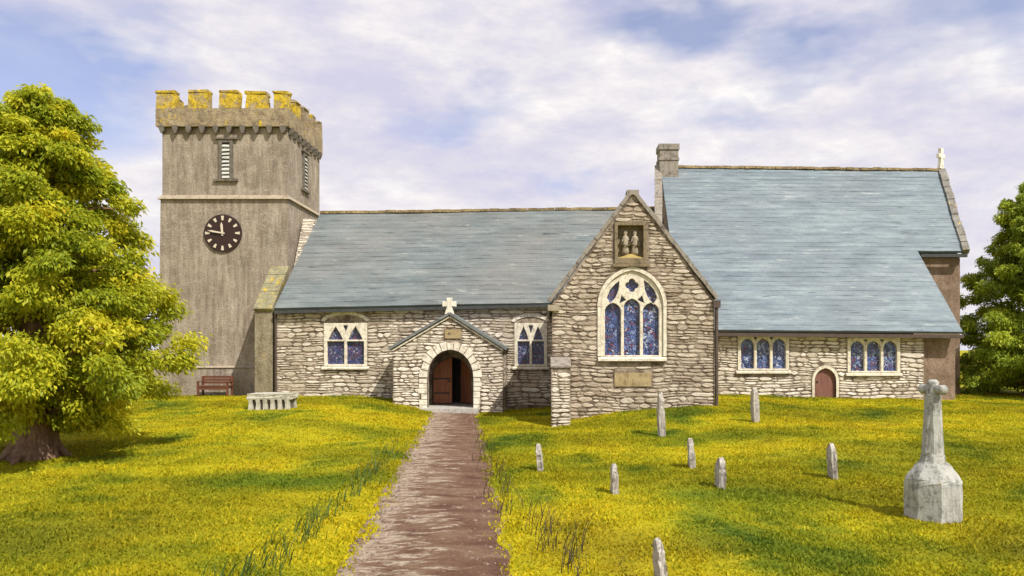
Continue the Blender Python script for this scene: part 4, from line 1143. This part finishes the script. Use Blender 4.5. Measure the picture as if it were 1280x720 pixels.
# ------------------------------------------------------------------ headstones
def headstone(px, base, top, wpx, label, lean=0.0, depth=.30, seed=0, shape='round'):
    x, y = stand(px, base); z = gz(x, y); h = (base - top) / F * y; w = wpx / F * y * .66
    r = random.Random(seed); bm = bmesh.new()
    n = 9; prof = []
    pw = [(-.5, -.12), (-.5, .55), (-.47, .8)]
    hd = [(-.36, .93), (-.15, 1.0), (.15, .99), (.36, .92)] if shape == 'round' else [(-.30, .93), (-.08, 1.0), (.12, .98), (.33, .90)]
    # outline across the slab (depth) and thickness facing the viewer
    prof = [(u, v) for u, v in pw + hd] + [(.47, .8), (.5, .55), (.5, -.12)]
    front_, back_ = [], []
    for u, v in prof:
        tt = w / 2 * (1 - .35 * max(0, v - .55) / .45)
        front_.append((-tt, u * depth, v * h)); back_.append((tt, u * depth, v * h))
    hull8(bm, front_, back_)
    bmesh.ops.subdivide_edges(bm, edges=bm.edges[:], cuts=2, use_grid_fill=True)
    for v in bm.verts: v.co += Vector((r.uniform(-1, 1) * w * .09, r.uniform(-.012, .012), r.uniform(-.012, .012)))
    bmesh.ops.rotate(bm, verts=bm.verts, cent=(0, 0, 0), matrix=Matrix.Rotation(lean, 3, 'Y') @ Matrix.Rotation(r.uniform(-.12, .12), 3, 'Z'))
    bmesh.ops.recalc_face_normals(bm, faces=bm.faces)
    me = bpy.data.meshes.new('headstone'); bm.to_mesh(me); bm.free()
    o = link('headstone', me, 'grave'); o.location = (x, y, z)
    tag(o, label, 'headstone', 'weathered headstones on the right-hand grass')
headstone(827, 545, 490, 11, 'tall grey headstone standing in front of the transept wall, right of its plaque', -.03, seed=1)
headstone(944, 527, 485, 10, 'grey headstone nearest the low wall, left of the small arched door', -.03, seed=2)
headstone(676, 588, 555, 9, 'small leaning headstone beside the path, closest to the corner buttress', -.10, seed=3)
headstone(865, 584, 548, 10, 'small pale headstone just behind the wider pointed one, midway across the grass', -.07, seed=4, shape='pt')
headstone(768, 616, 580, 11, 'short upright headstone between the path and the middle stones, in front of the plaque', -.02, seed=5)
headstone(900, 609, 572, 13, 'wide pointed headstone in the middle of the grass, nearest the pale small one', .03, seed=6, shape='pt')
headstone(1041, 597, 554, 10, 'dark slim headstone standing between the arched door and the memorial cross', -.05, seed=7, shape='pt')
headstone(828, 738, 673, 14, 'foreground headstone cut off by the bottom edge, leaning left', -.10, seed=8, shape='pt')

# ------------------------------------------------------------------ memorial cross
mx, my = stand(1166, 647); mz = gz(mx, my); s = my / F
mem = thing('memorial_cross', (mx, my, mz), 'grey granite memorial cross on a chunky octagonal base', 'memorial')
rb = 33 * s / math.cos(PI / 8) * .97
bm = bmesh.new(); lathe(bm, [(rb * .97, -.1), (rb, .0), (rb * .98, 44 * s), (rb * .93, 50 * s), (rb * .62, 65 * s), (rb * .50, 69 * s)], mx, my, mz, 8, rot=PI / 8 + .2)
bmesh.ops.subdivide_edges(bm, edges=bm.edges[:], cuts=2, use_grid_fill=True)
bm_link('base', bm, 'cross', mem, jitter=.008)
bm = bmesh.new(); lathe(bm, [(16 * s, 66 * s), (14 * s, 74 * s), (12.5 * s, 82 * s), (9.6 * s, 150 * s), (9.2 * s, 154 * s)], mx, my, mz, 8, rot=PI / 8)
bmesh.ops.subdivide_edges(bm, edges=bm.edges[:], cuts=2, use_grid_fill=True)
bm_link('shaft', bm, 'cross', mem, jitter=.006)
bm = bmesh.new(); ang = math.radians(66); c = Vector((mx, my, mz + 160 * s))
d = Vector((math.cos(ang), -math.sin(ang), 0))
def lobe(p, q, r0, r1):
    tube(bm, [p, p.lerp(q, .45), p.lerp(q, .75), q, q + (q - p).normalized() * r1 * .5], [r0, r0, r1, r1 * 1.05, r1 * .6], 16)
lobe(c - Vector((0, 0, 10 * s)), c + Vector((0, 0, 9 * s)), 8 * s, 6.6 * s)
lobe(c, c + d * 16 * s, 5.6 * s, 6 * s); lobe(c, c - d * 16 * s, 5.6 * s, 6 * s)
bm_link('cross_head', bm, 'cross', mem, jitter=.002, smooth=True)

# ------------------------------------------------------------------ bench and table tomb
bX0, bX1, bY = W(249, 32.0), W(289, 32.0), 32.0; bz = gz((bX0 + bX1) / 2, bY)
bench = thing('bench', ((bX0 + bX1) / 2, bY, bz), 'red-brown wooden bench against the foot of the tower', 'bench')
bm = bmesh.new()
for k in range(3): box(bm, bX0, bX1, bY - .28 + k * .17, bY - .13 + k * .17, bz + .41, bz + .45)
box(bm, bX0 + .05, bX1 - .05, bY - .26, bY - .23, bz + .28, bz + .41)
bm_link('seat', bm, 'bench', bench, bevel=.006)
bm = bmesh.new()
for k in range(3): box(bm, bX0, bX1, bY + .26, bY + .29, bz + .52 + k * .12, bz + .62 + k * .12)
bm_link('backrest', bm, 'bench', bench, bevel=.006)
for xx in (bX0 + .02, bX1 - .1):
    bm = bmesh.new(); box(bm, xx, xx + .08, bY - .27, bY - .2, bz - .05, bz + .405); box(bm, xx, xx + .08, bY + .18, bY + .255, bz - .05, bz + .84)
    box(bm, xx + .01, xx + .07, bY - .2, bY + .18, bz + .34, bz + .40); box(bm, xx, xx + .08, bY - .3, bY + .2, bz + .60, bz + .64); box(bm, xx, xx + .08, bY - .27, bY - .2, bz + .455, bz + .598)
    bm_link('leg_frame', bm, 'bench', bench, bevel=.006)
tX, tY = stand(337, 512); tz = gz(tX, tY); tw = 27 / F * tY
tomb = thing('table_tomb', (tX, tY, tz), 'low white stone table tomb on the grass before the tower buttress', 'tomb')
bm = bmesh.new(); box(bm, tX - tw, tX + tw, tY - .1, tY + .7, tz + .345, tz + .54)
bmesh.ops.subdivide_edges(bm, edges=bm.edges[:], cuts=3, use_grid_fill=True)
bm_link('tomb_slab', bm, 'tomb', tomb, jitter=.012)
bm = bmesh.new(); box(bm, tX - tw * .86, tX + tw * .86, tY + .02, tY + .58, tz - .1, tz + .358); bm_link('gap_shade_box', bm, 'surround', tomb)  # dark box: shade of the gaps between the supports, put in as colour
for k in range(6):
    xx = tX - tw * .84 + k * tw * 1.68 / 5
    for yy in (tY - .03, tY + .62):
        bm = bmesh.new(); lathe(bm, [(.105, -.06), (.10, .05), (.085, .2), (.10, .358)], xx, yy, tz, 4, rot=PI / 4); bm_link('support', bm, 'tomb', tomb, bevel=.015, jitter=.01)

# ------------------------------------------------------------------ light, sky, camera
EL, AL = math.radians(49), math.radians(43)      # elevation; angle east of straight behind the camera
to_sun = Vector((math.cos(EL) * math.sin(AL), -math.cos(EL) * math.cos(AL), math.sin(EL)))
sd = bpy.data.lights.new('sun', 'SUN'); sd.energy = 5.0; sd.angle = math.radians(.5); sd.color = (1, .945, .85)
so = bpy.data.objects.new('sun', sd); COL.objects.link(so); so.location = (20, -20, 40)
so.rotation_euler = to_sun.to_track_quat('Z', 'Y').to_euler()
wd = bpy.data.worlds.new('World'); scene.world = wd; wd.use_nodes = True
nt = NT(wd.node_tree); nt.n.clear()
sky = nt.new('ShaderNodeTexSky', sky_type='NISHITA'); sky.sun_disc = False
sky.sun_elevation = EL; sky.sun_rotation = math.atan2(to_sun.x, to_sun.y); sky.air_density = 1.0; sky.dust_density = 1.5
bg1 = nt.new('ShaderNodeBackground'); nt.put(bg1.inputs[0], nt.mix(1, sky.outputs[0], (1.10, .96, 1.06), 'MULTIPLY')); bg1.inputs[1].default_value = .15
dirn = nt.new('ShaderNodeTexCoord').outputs['Generated']
warp = nt.noise(nt.mapv(dirn, (2.2, 2.2, 5)), 2.0, 4, .6)
wv = nt.vmath('SCALE', nt.vmath('SUBTRACT', warp.outputs['Color'], (.5, .5, .5)).outputs[0]); wv.inputs[3].default_value = .22
dw = nt.vmath('ADD', dirn, wv.outputs[0]).outputs[0]
gaps = None
def sdir(px, py): return Vector(((px - CX) / F, 1, (CY - py) / F)).normalized()
for (px_, py_, rad, zst, k) in [(30, 90, .17, 1.4, 1.0), (140, 60, .10, 1.6, .75), (850, 25, .17, 2.6, 1.0), (1010, 60, .14, 3.0, .7), (590, 150, .12, 3.2, .55), (740, 230, .07, 2.6, .5), (1230, 25, .2, 2.4, .75), (920, 140, .10, 4.0, .45)]:
    c = sdir(px_, py_)
    df = nt.mapv(nt.vmath('SUBTRACT', dw, tuple(c)).outputs[0], (1, 1, zst))
    ln = nt.vmath('LENGTH', df).outputs['Value']
    v = nt.math('MULTIPLY', nt.math('SUBTRACT', 1.0, nt.math('DIVIDE', ln, rad), clamp=True), k * 1.5)
    gaps = v if gaps is None else nt.math('MAXIMUM', gaps, v)
wisp = nt.noise(nt.mapv(dirn, (3, 3, 8)), 2.6, 7, .62)
gap = nt.math('ADD', gaps, nt.math('MULTIPLY', nt.math('SUBTRACT', wisp.outputs[0], .52), .75), clamp=True)
# overhead and behind: broken cloud from the same noise
ccol = nt.ramp(nt.noise(nt.mapv(dirn, (2.5, 2.5, 7), (1, 2, 5)), 2.4, 7, .65).outputs[0], [(.34, (.55, .54, .67)), (.47, (.64, .615, .69)), (.58, (.73, .70, .725)), (.70, (.86, .83, .81))])
bg2 = nt.new('ShaderNodeBackground'); nt.put(bg2.inputs[0], ccol); bg2.inputs[1].default_value = 1.1
mixs = nt.new('ShaderNodeMixShader'); nt.put(mixs.inputs[0], nt.ramp(gap, [(0, 1), (.95, .2)]))
nt.l.new(bg1.outputs[0], mixs.inputs[1]); nt.l.new(bg2.outputs[0], mixs.inputs[2])
wo = nt.new('ShaderNodeOutputWorld'); nt.l.new(mixs.outputs[0], wo.inputs[0])

cd = bpy.data.cameras.new('camera'); cam = bpy.data.objects.new('camera', cd); COL.objects.link(cam)
cam.location = (0, 0, EYE); cam.rotation_euler = (PI / 2, 0, 0)
cd.sensor_width = 36; cd.lens = F / 1280 * 36; cd.shift_x = -(CX - 640) / 1280; cd.shift_y = (CY - 360) / 1280
cd.clip_start = .1; cd.clip_end = 4000
scene.camera = cam
scene.view_settings.view_transform = 'Standard'; scene.view_settings.look = 'None'
scene.view_settings.exposure = 0.15; scene.view_settings.gamma = 1.0
scene.view_settings.use_curve_mapping = False
